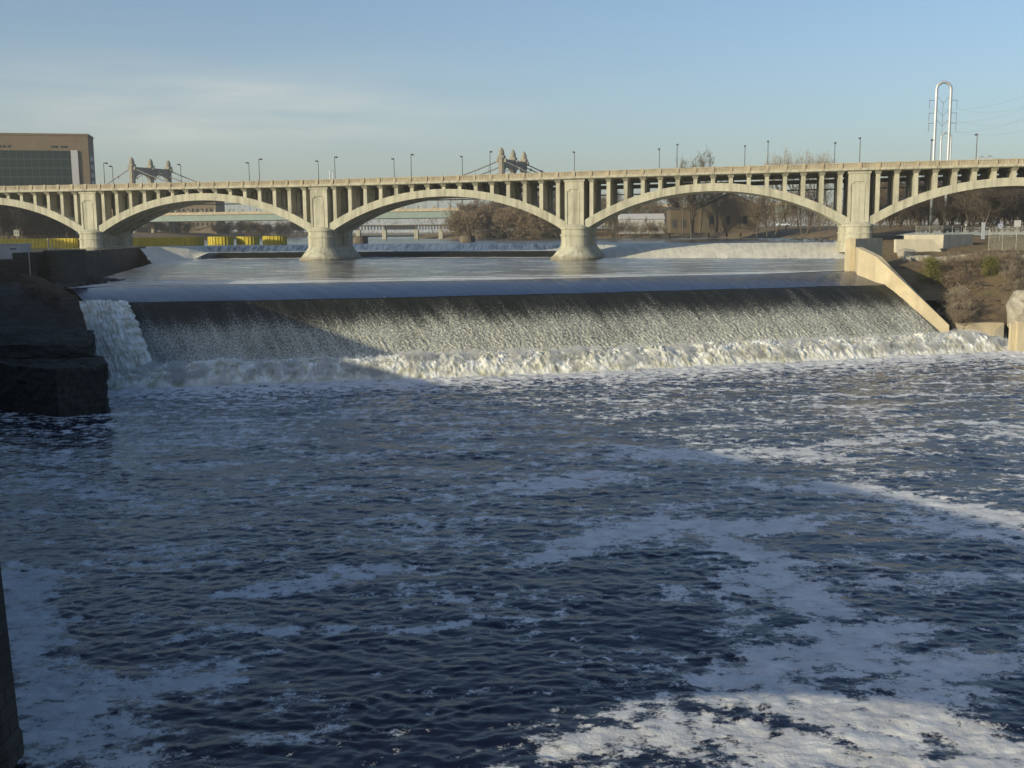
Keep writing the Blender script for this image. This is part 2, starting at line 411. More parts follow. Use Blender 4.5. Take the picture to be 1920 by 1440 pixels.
# foam drifts: pixel polyline -> ground, half width in metres, strength
DRIFT = [
    ([(1540,912),(1640,925),(1720,936),(1800,955),(1870,975),(1925,985)], 1.5, 1.0),
    ([(1750,985),(1850,995),(1930,1010)], 1.6, .8),
    ([(1400,905),(1480,915),(1560,912)], 1.2, .5),
    ([(1090,1012),(1180,998),(1240,980),(1310,985),(1400,990),(1470,985)], 1.6, 1.0),
    ([(985,1052),(1050,1045),(1110,1030),(1180,1000)], .8, .9),
    ([(1360,1000),(1400,1040),(1450,1075),(1500,1100),(1560,1140)], 1.3, 1.0),
    ([(1380,1075),(1450,1110),(1520,1150),(1570,1185)], 1.0, .85),
    ([(1440,1230),(1540,1225),(1620,1205),(1690,1185)], 1.5, 1.0),
    ([(1390,1270),(1480,1250),(1600,1245),(1700,1260),(1820,1250)], 1.2, 1.0),
    ([(1390,1300),(1450,1290)], .9, 1.0),
    ([(1500,1310),(1600,1370),(1650,1420)], 1.3, 1.0),
    ([(1640,1340),(1720,1330),(1800,1370),(1880,1430)], 1.5, 1.0),
    ([(1640,1280),(1750,1290),(1830,1310)], 1.2, .9),
    ([(1060,1410),(1180,1390),(1290,1375),(1370,1380),(1480,1405),(1600,1400)], 1.1, 1.0),
    ([(1830,1240),(1920,1235)], .7, .8),
    ([(960,915),(1010,900),(1070,905),(1140,890)], 1.4, .75),
    ([(830,930),(960,935)], .8, .5),
    ([(20,1075),(45,1160),(80,1250),(120,1320),(190,1350)], 1.3, .95),
    ([(150,1330),(240,1300),(330,1278),(440,1255)], .9, .85),
    ([(340,1195),(430,1185),(530,1185)], .7, .75),
    ([(440,1110),(560,1095),(640,1080),(720,1065)], .8, .8),
    ([(560,1180),(720,1180),(860,1180)], .6, .6),
    ([(860,1160),(960,1160),(1050,1150)], .5, .6),
    ([(1210,850),(1300,852),(1360,855)], 1.8, .9),
    ([(1430,848),(1540,855)], 1.6, .8),
    ([(1560,830),(1700,822)], 1.3, .6),
    ([(1860,800),(1920,815)], 1.5, .5),
    ([(450,1385),(540,1365),(640,1372)], .5, .55),
    ([(60,900),(200,930),(320,960)], 1.6, .4),
    ([(200,1040),(330,1030)], 1.0, .45),
    ([(1640,1100),(1780,1090),(1900,1075)], 1.2, .5),
    ([(1240,1130),(1330,1120)], .9, .5),
    ([(0,1340),(120,1400),(220,1430)], 1.6, .6),
    ([(1280,1120),(1420,1180),(1380,1210)], .9, .45),
]
OY = -40.0
rr = np.concatenate([np.linspace(6, 66, 40)[:-1], np.exp(np.linspace(math.log(66), math.log(245), 820))])
aa = np.linspace(R(-43), R(43), 980)
Rg, Ag = np.meshgrid(rr, aa, indexing='ij')
X = Rg * np.sin(Ag); Y = OY + Rg * np.cos(Ag)
df = seg_dist(X, Y, [(foot[0][0] - 15, foot[0][1] - 3)] + [(p[0], p[1]) for p in foot] + [(86, 172)])
turb = np.exp(-df / 22.0)
wx = X + 0.9 * fbm2(X / 5, Y / 5, 2, 3); wy = Y + 0.9 * fbm2(X / 5, Y / 5, 2, 4)
wx = wx + 0.5 * fbm2(X / 1.9, Y / 1.5, 2, 5); wy = wy + 0.5 * fbm2(X / 1.9, Y / 1.5, 2, 6)
act = 0.55 + 0.75 * smooth(-0.35, 0.45, fbm2(X / 9, Y / 6, 3, 25))
h1 = fbm2(wx / 4.6 + 0.12 * wy, wy / 2.3, 3, 21, 0.5)
h2 = fbm2(wx / 1.8, wy / 0.9 + 0.1 * wx, 3, 22, 0.5, 'ridge')
h3 = fbm2(wx / 0.7, wy / 0.4, 2, 23, 0.5)
h4 = fbm2(X / 1.1, Y / 1.0, 2, 26, 0.5)
big = fbm2(X / 14, Y / 9, 2, 24)
Z = 0.11 * h1 + act * (0.075 * h2 + 0.045 * h3 + 0.055 * h4) + 0.12 * big
Z = Z * (1 + 1.0 * turb) + 1.0 * turb ** 1.5 * -fbm2(X / 2.6, Y / 2.0, 4, 30, 0.55, 'billow')
# foam cover
cov = np.zeros_like(X)
wX = X + 3.4 * fbm2(X / 6, Y / 4, 5, 40, 0.6) ; wY = Y + 2.4 * fbm2(X / 6, Y / 4, 4, 41, 0.6)
for pts, w, s_ in DRIFT:
    P = [at_z(x, y, 0) for x, y in pts]
    d = seg_dist(wX, wY, P)
    cov = np.maximum(cov, s_ * 0.97 * np.exp(-(d / (w * 1.35)) ** 2.0))
streaks = fbm2(wX / 11, wY / 3.2, 5, 50, 0.55)
field = 0.12 + 0.95 * streaks + 0.12 * smooth(48, 75, Y)
field = field + 0.10 * smooth(70, 110, Y)
cov = cov + (1 - cov) * np.clip(field, 0, 0.62) * 0.9
cov = np.clip(cov + 0.34 * fbm2(wX / 3.0, wY / 1.8, 5, 52, 0.62) * smooth(0.3, 0.55, cov), 0, 0.97)
near = 0.97 * np.exp(-(df / 24.0) ** 3.0)
nz = fbm2(wX / 5, wY / 1.6, 4, 55, 0.6)
cov = np.maximum(cov, np.clip(near + 0.45 * nz * np.exp(-(df / 40) ** 2), 0, 1))
cov = np.maximum(cov, np.clip(0.46 * np.exp(-df / 55.0) + (0.55 * nz + 0.55 * fbm2(X / 22, Y / 9, 3, 49)) * np.exp(-df / 120), 0, 0.9))
lx = X + 1.6 * fbm2(X / 2.6, Y / 2.0, 4, 56, 0.6); ly = Y + 1.2 * fbm2(X / 2.6, Y / 2.0, 4, 57, 0.6)
l1 = noise2(lx / 2.4, ly / 1.3, 58); l2 = noise2(lx / 1.0, ly / 0.6, 59)
strand = np.maximum(np.exp(-(l1 / 0.09) ** 2), 0.8 * np.exp(-(l2 / 0.11) ** 2))
zone = smooth(-0.15, 0.35, fbm2(wX / 9, wY / 5, 3, 53))
cov = np.maximum(cov, np.clip(0.52 * strand * zone * (0.55 + 0.45 * smooth(0.1, 0.4, cov)), 0, 1))
crack = np.exp(-(noise2(lx / 3.2 + 4, ly / 1.8, 54) / 0.07) ** 2) + 0.7 * np.exp(-(noise2(lx / 1.5 + 9, ly / 0.9, 51) / 0.06) ** 2)
cov = np.clip(cov - 0.28 * np.clip(crack, 0, 1) * smooth(0.45, 0.8, cov) * (1 - near), 0, 1)
foamcalm = smooth(0.55, 0.95, cov) * (1 - turb)
Z = Z * (1 - 0.15 * foamcalm)
river = grid_obj('river', X, Y, Z, MAT['river'], {'cover': cov})
tag(river, kind='structure')

# ------------------------------------------------------------------ falls: crest band, face, churning foot
NU = 1500
C_, u = resample(crest, NU); Lp, _ = resample(lip, NU); F_, _ = resample(foot, NU)
ulen = u[-1]
def strip(A, B, v0, v1, nv, ease=None):
    t = np.linspace(0, 1, nv)
    e = t if ease is None else ease(t)
    P = A[None] * (1 - t[:, None, None]) + B[None] * t[:, None, None]
    if ease is not None:
        P[..., 2] = A[None, :, 2] * (1 - e[:, None]) + B[None, :, 2] * e[:, None]
    flow = np.zeros_like(P); flow[..., 0] = u[None]; flow[..., 1] = v0 + (v1 - v0) * t[:, None]
    return P, flow, t
P, flow, t = strip(C_, Lp, 0, 16, 40, lambda t: 0.25 * t + 0.75 * t ** 1.6)
P[..., 2] += 0.04 * fbm2(flow[..., 0] / 1.5, flow[..., 1] / 8, 3, 60)
P[..., 2] += 0.10 * fbm2(ulen * 0 + flow[..., 0] / 9, flow[..., 1] / 30, 3, 63)
bc = np.clip(0.03 + 0.32 * smooth(0.75, 1.0, t)[:, None] * (0.5 + fbm2(flow[..., 0] / 3, flow[..., 1] / 9, 3, 61)) +
             0.55 * np.clip(fbm2(flow[..., 0] / 5 , flow[..., 1] / 14, 4, 62) - 0.35, 0, 1), 0, 0.6)
tag(grid_obj('falls_crest', P[..., 0], P[..., 1], P[..., 2], MAT['band'], {'cover': bc}, {'flow': flow}), kind='structure')
P, flow, t = strip(Lp, F_, 0, 19, 240, lambda t: t ** 1.12)
fx, fy = flow[..., 0], flow[..., 1]
amp = (0.04 + 0.16 * t)[:, None]
P[..., 2] += amp * fbm2(fx / 0.7, fy / 1.3, 4, 65, 0.6, 'billow')
P[..., 1] -= amp * 1.2 * fbm2(fx / 0.9, fy / 1.7, 3, 66, 0.6, 'billow')
big = fbm2(fx / 9, fy / 14, 3, 67)
fc = 0.20 + 0.34 * smooth(0.12, 0.55, t)[:, None] + 0.08 * smooth(0.6, 1, t)[:, None] + 0.14 * big * (1 - t)[:, None] + 0.20 * fbm2(fx / 1.5, fy / 9, 4, 68, 0.6) * (1 - .45 * t)[:, None]
fc = fc * (1 - 0.75 * smooth(0.03, 0.0, t)[:, None])
tag(grid_obj('falls_face', P[..., 0], P[..., 1], P[..., 2], MAT['face'], {'cover': np.clip(fc, 0, 0.85)}, {'flow': flow}), kind='structure')

# churning roller at the foot
rol = [at_z(x, y, 0) for x, y in ((195, 722), (480, 713), (740, 704), (1100, 690), (1500, 671), (1790, 656), (1900, 652))]
NR, NC = 70, 1900
Rl, ru = resample(rol, NC)
tg = np.gradient(Rl[:, :2], axis=0); tg /= np.linalg.norm(tg, axis=1)[:, None]
nr = np.stack([tg[:, 1], -tg[:, 0]], -1)      # towards the camera
tt = np.linspace(-1, 1, NR)
prof = np.clip(1 - np.abs(tt) ** 2.0, 0, 1) ** 1.05
hgt = 2.7 * (1 + 0.22 * fbm2(ru / 6, ru * 0, 3, 70) * 1.6) * np.minimum(1, 0.45 + 0.55 * smooth(0, 8, ru)) * (1 - 0.55 * smooth(ru[-1] - 7, ru[-1], ru))
wid = 5.0
X = Rl[None, :, 0] + nr[None, :, 0] * tt[:, None] * wid
Y = Rl[None, :, 1] + nr[None, :, 1] * tt[:, None] * wid
Z = prof[:, None] * hgt[None]
o_ = 0 * tt[:, None]
b1 = fbm2(ru[None] / 2.6 + o_, tt[:, None] * wid / 2.2 + ru[None] * 0.05, 4, 71, 0.55, 'billow')
b2 = fbm2(ru[None] / 1.1 + o_, tt[:, None] * wid / 1.2, 3, 72, 0.5, 'billow')
w_ = (0.2 + 0.8 * prof)[:, None]
b3 = fbm2(ru[None] / 0.5 + o_, tt[:, None] * wid / 0.5, 3, 75, 0.55)
Z = Z - 0.2 - w_ * (0.50 * b1 + 0.30 * b2 + 0.24 * b3)
Y = Y + 0.35 * w_ * b2 + 0.35 * w_ * fbm2(ru[None] / 1.8 + 5 + o_, tt[:, None] * 2.0, 3, 73, 0.5, 'billow')
X = X + 0.4 * w_ * fbm2(ru[None] / 1.6 + 9 + o_, tt[:, None] * 1.8, 3, 74, 0.5)
churn = grid_obj('churning_foam', X, Y, Z, MAT['foam'])
tag(churn, 'continuous boiling roll of white foam along the foot of the falls', 'foam', kind='stuff')
# flung spray clots above the roller
mb = MB()
tet = [(1,1,1),(-1,-1,1),(-1,1,-1),(1,-1,-1)]
for k in range(11000):
    j = random.randrange(NC); i = random.randrange(12, NR - 8)
    s_ = random.uniform(0.015, 0.06)
    up = abs(random.gauss(0, 0.38)) ** 1.4 + 0.02
    c0 = (X[i, j] + random.gauss(0, .15), Y[i, j] + random.gauss(0, .15), Z[i, j] + up)
    q = Matrix.Rotation(random.uniform(0, 6.28), 3, 'Z') @ Matrix.Rotation(random.uniform(0, 6.28), 3, 'X')
    mb.add([tuple(Vector(c0) + (q @ Vector(p)) * s_) for p in tet], [(0,1,2),(0,3,1),(0,2,3),(1,3,2)])
tag(mb.build('spray', MAT['foam']), 'scattered white spray clots flung above the foam roll', 'spray', kind='stuff')

def mist(name, line, width, height, seed, label, density, taper=6.0):
    ln, lu = resample(line, 420)
    tg_ = np.gradient(ln[:, :2], axis=0); tg_ /= np.linalg.norm(tg_, axis=1)[:, None]
    nr_ = np.stack([tg_[:, 1], -tg_[:, 0]], -1)
    na = 28; an = np.linspace(0, 2 * np.pi, na)
    k_ = (0.75 + 0.55 * fbm2(lu[None] / 2.8 + 0 * an[:, None], np.sin(an)[:, None] * 1.4 + 0 * lu[None], 4, seed, 0.6))
    end = np.minimum(1, np.minimum(lu, lu[-1] - lu) / taper)[None] ** .5
    a_ = np.cos(an)[:, None] * width * k_ * end; b_ = np.maximum(-0.3, np.sin(an)[:, None]) * height * k_ * end
    Xm = ln[None, :, 0] + nr_[None, :, 0] * a_; Ym = ln[None, :, 1] + nr_[None, :, 1] * a_; Zm = ln[None, :, 2] + b_
    m_ = bpy.data.materials.new(name); m_.use_nodes = True; m_.node_tree.nodes.clear()
    pv_ = N(m_.node_tree, 'ShaderNodeVolumePrincipled'); pv_.inputs['Density'].default_value = density; pv_.inputs['Color'].default_value = (.98, .98, .97, 1)
    mo_ = N(m_.node_tree, 'ShaderNodeOutputMaterial'); m_.node_tree.links.new(pv_.outputs[0], mo_.inputs['Volume'])
    tag(grid_obj(name, Xm, Ym, Zm, m_), label, 'mist', kind='stuff')
mist('mist', [Vector((p[0], p[1], 0.3)) for p in rol], 5.2, 3.3, 130, 'thin white spray mist hanging over the foam roll', 0.55)
# side cascade through the notch beside the lock wall
top = [at_Y(x, y, 160.5) for x, y in ((146, 560), (236, 560))]
mid = [at_Y(x, y, 151.5) for x, y in ((158, 618), (262, 618))]
bot = [at_z(x, y, 0.2) for x, y in ((200, 722), (300, 718))]
nv, nu = 160, 90
tv = np.linspace(0, 1, nv); tu = np.linspace(0, 1, nu)
A, _ = resample(top, nu); Bm, _ = resample(mid, nu); Bb, _ = resample(bot, nu)
# quadratic through the three lines
P = (A[None] * (2 * (tv - .5) * (tv - 1))[:, None, None] + Bm[None] * (-4 * tv * (tv - 1))[:, None, None] + Bb[None] * (2 * tv * (tv - .5))[:, None, None])
edge = (np.sin(np.pi * np.clip(tu, 0.02, 0.98)) ** 0.5)[None]
bl = 0.6 * fbm2(tu[None] * 7 + 0.6 * fbm2(tu[None] * 3 + 0 * tv[:, None], tv[:, None] * 5, 3, 83), tv[:, None] * 5, 5, 80, 0.62, 'billow') + 0.5 * fbm2(tu[None] * 22 + 0 * tv[:, None], tv[:, None] * 7, 4, 84, 0.6)
P[..., 0] += (0.7 * fbm2(tv[:, None] * 14 + 0 * tu[None], 0 * tv[:, None] + 3.3, 4, 82, 0.6)) * smooth(0.55, 1.0, tu)[None] - 0 * bl
P[..., 1] -= 1.0 * smooth(0.05, .4, tv)[:, None] * (edge ** 1.5)
P[..., 2] += (0.2 + 0.9 * edge * smooth(0, .2, tv)[:, None]) * (0.7 + 0.9 * bl)
P[..., 1] -= 0.9 * edge * bl * smooth(0, .15, tv)[:, None]
P[..., 2] -= (1.1 * smooth(0.08, 0.0, tv)[:, None]) + 0.25 * fbm2(tu[None] * 8 + 0 * tv[:, None], tv[:, None] * 3 + 7, 3, 86) * smooth(0.3, 0.0, tv)[:, None]
tag(grid_obj('cascade_foam', P[..., 0], P[..., 1], P[..., 2], MAT['foam']), 'white torrent pouring through the notch beside the dark lock wall', 'cascade', kind='stuff')

# ------------------------------------------------------------------ apron above the falls
dam_c = [at_z(x, y, Z_UP) for x, y in ((262, 466), (300, 463), (400, 461), (690, 457), (870, 456), (1020, 456), (1171, 456), (1361, 455.5), (1600, 453.5))]
dam_f = [at_z(x, y, Z_AP) for x, y in ((285, 494), (320, 489), (410, 484.5), (690, 482.5), (870, 482), (1020, 482), (1140, 483), (1361, 484), (1605, 485))]
NU2 = 700
DC, du = resample(dam_c, NU2); DF, _ = resample(dam_f, NU2)
# resample crest at matching parameters (left/right ends move out past the frame sides of the apron)
cr2 = [at_z(120, 541, Z_CR)] + crest[1:-1] + [at_z(1612, 506, Z_CR)]
C2, _ = resample(cr2, NU2)
t = np.linspace(0, 1, 260)
P = C2[None] * (1 - t[:, None, None]) + DF[None] * t[:, None, None]
X, Y = P[..., 0], P[..., 1]
Z = P[..., 2] + 0.04 * fbm2(X / 5, Y / 2.5, 3, 90)
cv = 0.34 + 0.50 * fbm2(X / 18, Y / 2.2, 5, 91, 0.6) + 0.25 * np.exp(-(t / 0.10) ** 2)[:, None] + 0.45 * np.exp(-((1 - t) / 0.06) ** 2)[:, None] * (0.6 + fbm2(X / 7, Y / 3, 3, 92))
tag(grid_obj('apron_water', X, Y, Z, MAT['pool'], {'cover': np.clip(cv, 0, 0.8)}), kind='structure')
# weir slope (upper horseshoe dam): crest -> apron, with a lower sill in the middle
nv = 90
t = np.linspace(0, 1, nv)
pxm = np.interp(du / du[-1], np.linspace(0, 1, 9), [262, 300, 400, 690, 870, 1020, 1171, 1361, 1600])
# parameter of sill (middle part)
xs = DC[:, 0] / DC[:, 1]
sill = smooth(-0.30, -0.275, xs) * (1 - smooth(0.035, 0.06, xs))
Psl = DC[None] * (1 - t[:, None, None]) + DF[None] * t[:, None, None]
zs_direct = Z_UP - (Z_UP - Z_AP) * (0.12 * t + 0.88 * t ** 1.15)
zmid = 14.3
zs_sill = np.where(t < 0.45, Z_UP - (Z_UP - zmid) * smooth(0.0, 0.45, t), np.where(t < 0.93, zmid, zmid - (zmid - Z_AP) * smooth(0.93, 0.985, t)))
Psl[..., 2] = zs_direct[:, None] * (1 - sill[None]) + zs_sill[:, None] * sill[None]
flow = np.zeros_like(Psl); flow[..., 0] = du[None]; flow[..., 1] = 30 * t[:, None]
n = fbm2(flow[..., 0] / 3, flow[..., 1] / 18, 4, 95)
cd = 0.82 + 0.30 * n - 0.5 * smooth(0.06, 0.0, t)[:, None]
cs = np.where(t < 0.06, 0.2, np.where(t < 0.45, 0.55, np.where(t < 0.6, 0.85, np.where(t < 0.92, 0.6, np.where(t < 0.985, 0.02, 0.5)))))[:, None] + 0.3 * n * (t < 0.92)[:, None]
cvv = cd * (1 - sill[None]) + cs * sill[None]
Psl[..., 2] += 0.10 * n * (0.3 + t[:, None])
tag(grid_obj('weir_water', Psl[..., 0], Psl[..., 1], Psl[..., 2], MAT['weir'], {'cover': np.clip(cvv, 0, 1)}, {'flow': flow}), kind='structure')

# upper pool, from the dam crest to far upstream
far_y = np.linspace(0, 1, 120) ** 2
Xf = np.interp(np.linspace(0, 1, NU2), [0, 1], [-520, 420])
P = np.zeros((120, NU2, 3))
for k in range(120):
    P[k, :, 0] = DC[:, 0] * (1 - far_y[k]) + Xf * far_y[k]
    P[k, :, 1] = DC[:, 1] * (1 - far_y[k]) + 1500 * far_y[k]
P[..., 2] = Z_UP
P[0, :, 2] -= 0.02
cvp = np.clip(0.08 + 0.25 * fbm2(P[..., 0] / 40, P[..., 1] / 18, 3, 97), 0, .35)
tag(grid_obj('upper_pool', P[..., 0], P[..., 1], P[..., 2], MAT['pool'], {'cover': cvp}), kind='structure')
# pool left of the dam behind the training wall
w0 = dam_c[0]
mb = MB()
P_ = mb.prism([(-330, 215), (-82, 189), (w0.x - 1.5, w0.y - 2), (w0.x, w0.y), (-520, 1500), (-1000, 1500)], Z_UP - 1.5, Z_UP)
o = mb.build('lock_pool', MAT['pool']); tag(o, kind='structure')
at = o.data.attributes.new('cover', 'FLOAT', 'POINT'); at.data.foreach_set('value', [0.15] * len(o.data.vertices))


import bmesh
# ------------------------------------------------------------------ concrete arch bridge
PA = at_Y(170, 440, 304.0); PB = at_Y(1608, 430, 259.6)
PA.z = 0; PB.z = 0
bt = (PB - PA); SPAN = bt.length / 3; bt.normalize()
bn_ = Vector((-bt.y, bt.x, 0))
BANG = math.atan2(bt.y, bt.x)
def B(t_, n_, z): return PA + bt * t_ + bn_ * n_ + Vector((0, 0, z))
def bridge_t(px, n_):
    d = ray(px, 320); o = PA + bn_ * n_
    # solve o + bt*t = s*d (plan)
    det = bt.x * (-d.y) - (-d.x) * bt.y
    return ((-o.x) * (-d.y) - (-d.x) * (-o.y)) / det
bridge = thing('arch_bridge', 'long cream concrete bridge of open spandrel arches crossing above the falls', 'bridge', (PA.x, PA.y, 0), BANG)
ZD = 31.9; ZRT = 33.45
def ext_z(x): return 30.55 - (9.0 * x * x + 1.1 * x ** 4)
def int_z(x): return 28.65 - (9.3 * x * x + 1.5 * x ** 4)
T0, T1 = -SPAN * 1.0, SPAN * 4.0
# arch ribs
for i in range(-1, 4):
    for n0, n1 in ((0.0, 4.0), (5.9, 9.1), (11.0, 15.0)):
        mb = MB(); rings = []
        for k in range(49):
            x = -0.955 + 1.91 * k / 48
            tx = (i + 0.5 + x / 2) * SPAN
            ze, zi = ext_z(x), int_z(x)
            rings.append([(tx, n0, zi), (tx, n0, ze), (tx, n1, ze), (tx, n1, zi)])
        mb.loft(rings)
        mb.build('arch_rib', MAT['conc'], bridge)
# piers
def stadium(hw, n0, n1, k=14):
    pts = []
    for j in range(k + 1):
        a = math.pi + math.pi * j / k
        pts.append((hw * math.cos(a), n0 + hw * math.sin(a)))
    for j in range(k + 1):
        a = math.pi * j / k
        pts.append((hw * math.cos(a), n1 + hw * math.sin(a)))
    return pts
def ring(pts, z, ox): return [(ox + p[0], p[1], z) for p in pts]
def make_pier(i):
    ox = i * SPAN
    zb = 12.2 if i in (1, 2) else 14.0
    mb = MB()
    prof = [(6.3, zb), (6.3, 12.9), (5.6, 13.5), (4.7, 14.6), (4.1, 15.4), (3.75, 16.0)] if i in (1, 2) else [(4.0, zb), (4.0, 16.3), (3.8, 16.5)]
    mb.loft([ring(stadium(r, 1.6, 13.4), z, ox) for r, z in prof])
    pr = mb.build('pier', MAT['conc'], bridge)
    for nc in (1.6, 13.4):
        mb = MB()
        z0 = prof[-1][1]
        pf = [(3.55, z0 - .3), (3.55, 18.3), (3.72, 18.35), (3.72, 18.75), (3.5, 18.8), (3.5, 20.0), (3.75, 20.05), (3.75, 20.55), (3.3, 20.6), (2.6, 21.1), (0.3, 21.5)]
        rr_ = []
        for r, z in pf:
            ring_ = []
            for j in range(28):
                a = 2 * math.pi * j / 28
                ca, sa = math.cos(a), math.sin(a)
                e = 0.72  # rounded-square plan
                ring_.append((ox + r * math.copysign(abs(ca) ** e, ca), nc + r * math.copysign(abs(sa) ** e, sa), z))
            rr_.append(ring_)
        mb.loft(rr_)
        mb.build('pedestal', MAT['conc'], pr, smooth=False)
    # shafts with a recessed panel on the river faces
    for n0, n1, front in ((-0.35, 5.4, True), (9.6, 15.35, False)):
        mb = MB(); hw = 2.4; z0, z1 = 20.3, ZD - 0.9
        mb.box(ox - hw, ox + hw, n0 + 0.18, n1, z0, z1)
        if front:
            # proud frame round a panel: side pilasters and a head with chamfered corners
            mb.box(ox - hw, ox - hw + 0.62, n0, n0 + 0.178, z0, z1)
            mb.box(ox + hw - 0.62, ox + hw, n0, n0 + 0.178, z0, z1)
            mb.box(ox - hw + 0.622, ox + hw - 0.622, n0, n0 + 0.178, z1 - 1.9, z1)
            for sgn in (-1, 1):
                xa = ox + sgn * (hw - 0.622); xb = xa - sgn * 0.55
                mb.box(min(xa, xb), max(xa, xb), n0, n0 + 0.178, z1 - 2.35, z1 - 1.902)
            mb.box(ox - 1.35, ox + 1.35, n0 + 0.06, n0 + 0.179, z0, z1 - 2.55)
        mb.box(ox - hw - 0.25, ox + hw + 0.25, n0 - 0.15, n1 + 0.1, z1 + 0.002, ZD - 0.3)
        mb.build('shaft', MAT['conc'], pr)
    mb = MB(); mb.box(ox - 2.2, ox + 2.2, 5.402, 9.598, 15.5, 22.6); mb.build('tie_wall', MAT['conc'], pr)
    mb = MB(); mb.box(ox - 2.0, ox + 2.0, 5.402, 9.598, ZD - 2.6, ZD - .31); mb.build('tie_beam', MAT['conc'], pr)
for i in range(-1, 5): make_pier(i)
# spandrel columns: river side one part each, far row one mass
PITCH_C = SPAN / 16
back = MB()
def column(mb, tc_, zfoot, n0, n1, front):
    ztop = ZD - 1.15
    if ztop - zfoot > 0.05:
        mb.box(tc_ - 0.47, tc_ + 0.47, n0, n1, zfoot, ztop)
    zc = max(ztop, zfoot) + 0.002
    # flared cap
    y0 = n0 - (1.05 if front else 0.4); y1 = n1 + (0.4 if front else 1.05)
    if front:
        mb.loft([[(tc_-.5, n0-.05, zc), (tc_+.5, n0-.05, zc), (tc_+.5, n1, zc), (tc_-.5, n1, zc)],
                 [(tc_-.75, n0-.55, zc+.45), (tc_+.75, n0-.55, zc+.45), (tc_+.75, y1, zc+.45), (tc_-.75, y1, zc+.45)],
                 [(tc_-.78, y0, ZD-.32), (tc_+.78, y0, ZD-.32), (tc_+.78, y1, ZD-.32), (tc_-.78, y1, ZD-.32)]] if zc + .5 < ZD - .32 else
                [[(tc_-.8, n0-.3, zfoot), (tc_+.8, n0-.3, zfoot), (tc_+.8, y1, zfoot), (tc_-.8, y1, zfoot)],
                 [(tc_-.78, y0, ZD-.32), (tc_+.78, y0, ZD-.32), (tc_+.78, y1, ZD-.32), (tc_-.78, y1, ZD-.32)]])
for i in range(-1, 4):
    for k in range(1, 16):
        tc_ = (i + k / 16) * SPAN
        x = (k / 16 - 0.5) * 2
        zf = ext_z(abs(x) + 0.019) - 0.1
        mb = MB(); column(mb, tc_, zf, 0.25, 3.5, True)
        if mb.v: mb.build('spandrel_column', MAT['conc'], bridge)
        column(back, tc_, zf, 11.3, 14.6, False)
        column(back, tc_, zf, 6.2, 8.8, False)
o = back.build('rear_columns', MAT['conc'], bridge); o['kind'] = 'stuff'
# floor beams, longitudinal ties, deck
mb = MB()
for i in range(-1, 4):
    for k in range(0, 16):
        tc_ = (i + k / 16) * SPAN
        if k: mb.box(tc_ - .45, tc_ + .45, 3.42, 6.19, ZD - 1.25, ZD - 0.31); mb.box(tc_ - .45, tc_ + .45, 8.82, 10.9, ZD - 1.25, ZD - 0.31)
mb.box(T0, T1, 14.0, 14.6, ZD - 2.5, ZD - 1.5)
mb.box(T0, T1, 14.1, 14.5, ZD - 4.1, ZD - 3.8)
mb.box(T0, T1, 9.9, 10.4, ZD - 1.3, ZD - 0.312)
mb.build('floor_beams', MAT['conc'], bridge)
mb = MB(); mb.box(T0, T1, -0.95, 15.95, ZD - 0.3, ZD + 0.12); mb.box(T0, T1, -1.15, -0.95, ZD - 0.18, ZD + 0.28); mb.box(T0, T1, 15.95, 16.15, ZD - 0.18, ZD + 0.28)
dk = mb.build('deck', MAT['conc'], bridge)
mb = MB(); mb.box(T0, T1, 1.6, 13.4, ZD + 0.122, ZD + 0.17); mb.build('roadway', MAT['deck'], dk)
for n0, n1 in ((-1.05, -0.75), (15.75, 16.05)):
    mb = MB()
    z0 = ZD + 0.285
    mb.box(T0, T1, n0, n1, z0, z0 + 0.22)
    mb.box(T0, T1, n0 - .04, n1 + .04, ZRT - 0.24, ZRT - 0.02)
    mb.box(T0, T1, n0 + .12, n1 - .12, z0 + .222, ZRT - .242)
    nb = int((T1 - T0) / 0.7)
    for k in range(nb):
        x = T0 + (k + .5) * (T1 - T0) / nb
        mb.box(x - .10, x + .10, n0 + .03, n0 + .119, z0 + .222, ZRT - .242)
    rl = mb.build('railing', MAT['rail'], bridge)
    if n0 < 0:
        for k in range(int(5 * 16)):
            x = T0 + k * PITCH_C
            if -SPAN * 0.62 < x < SPAN * 3.62:
                mb = MB(); mb.box(x - .36, x + .36, n0 - .13, n1 + .13, ZD + .282, ZRT + .1)
                mb.box(x - .30, x + .30, n0 - .16, n0 - .132, ZD - .05, ZD + .9)
                mb.build('railing_post', MAT['rail'], rl)
# the deck climbs gently towards the right bank
NODES = [-1, 0, 1, 1.5, 2, 2.5, 3, 3.5, 4]
def deck_rise(t_): return float(np.interp(t_ / SPAN, NODES, [0, 0, .05, .30, .78, 1.15, 1.45, 1.62, 1.75]))
def arch_rise(t_): return float(np.interp(t_ / SPAN, [0, 1.95, 2.05, 2.95, 3.05], [0, 0, .25, .25, .30]))
def climb(o):
    nm = o.name.split('.')[0]
    if nm in ('pier', 'pedestal', 'tie_wall'): return
    if nm in ('deck', 'roadway', 'railing', 'floor_beams'):
        bm = bmesh.new(); bm.from_mesh(o.data)
        for k in NODES[1:-1]:
            bmesh.ops.bisect_plane(bm, geom=bm.verts[:] + bm.edges[:] + bm.faces[:], plane_co=(k * SPAN, 0, 0), plane_no=(1, 0, 0))
        for v in bm.verts: v.co.z += deck_rise(v.co.x)
        bm.to_mesh(o.data); bm.free()
        return
    for v in o.data.vertices:
        x, z = v.co.x, v.co.z
        if nm == 'arch_rib': v.co.z = z + arch_rise(x)
        elif nm == 'shaft': v.co.z = z + (deck_rise(x) if z > 28.3 else 0)
        elif nm in ('spandrel_column', 'rear_columns'): v.co.z = z + (deck_rise(x) if z > ZD - 1.17 else arch_rise(x))
        else: v.co.z = z + deck_rise(x)
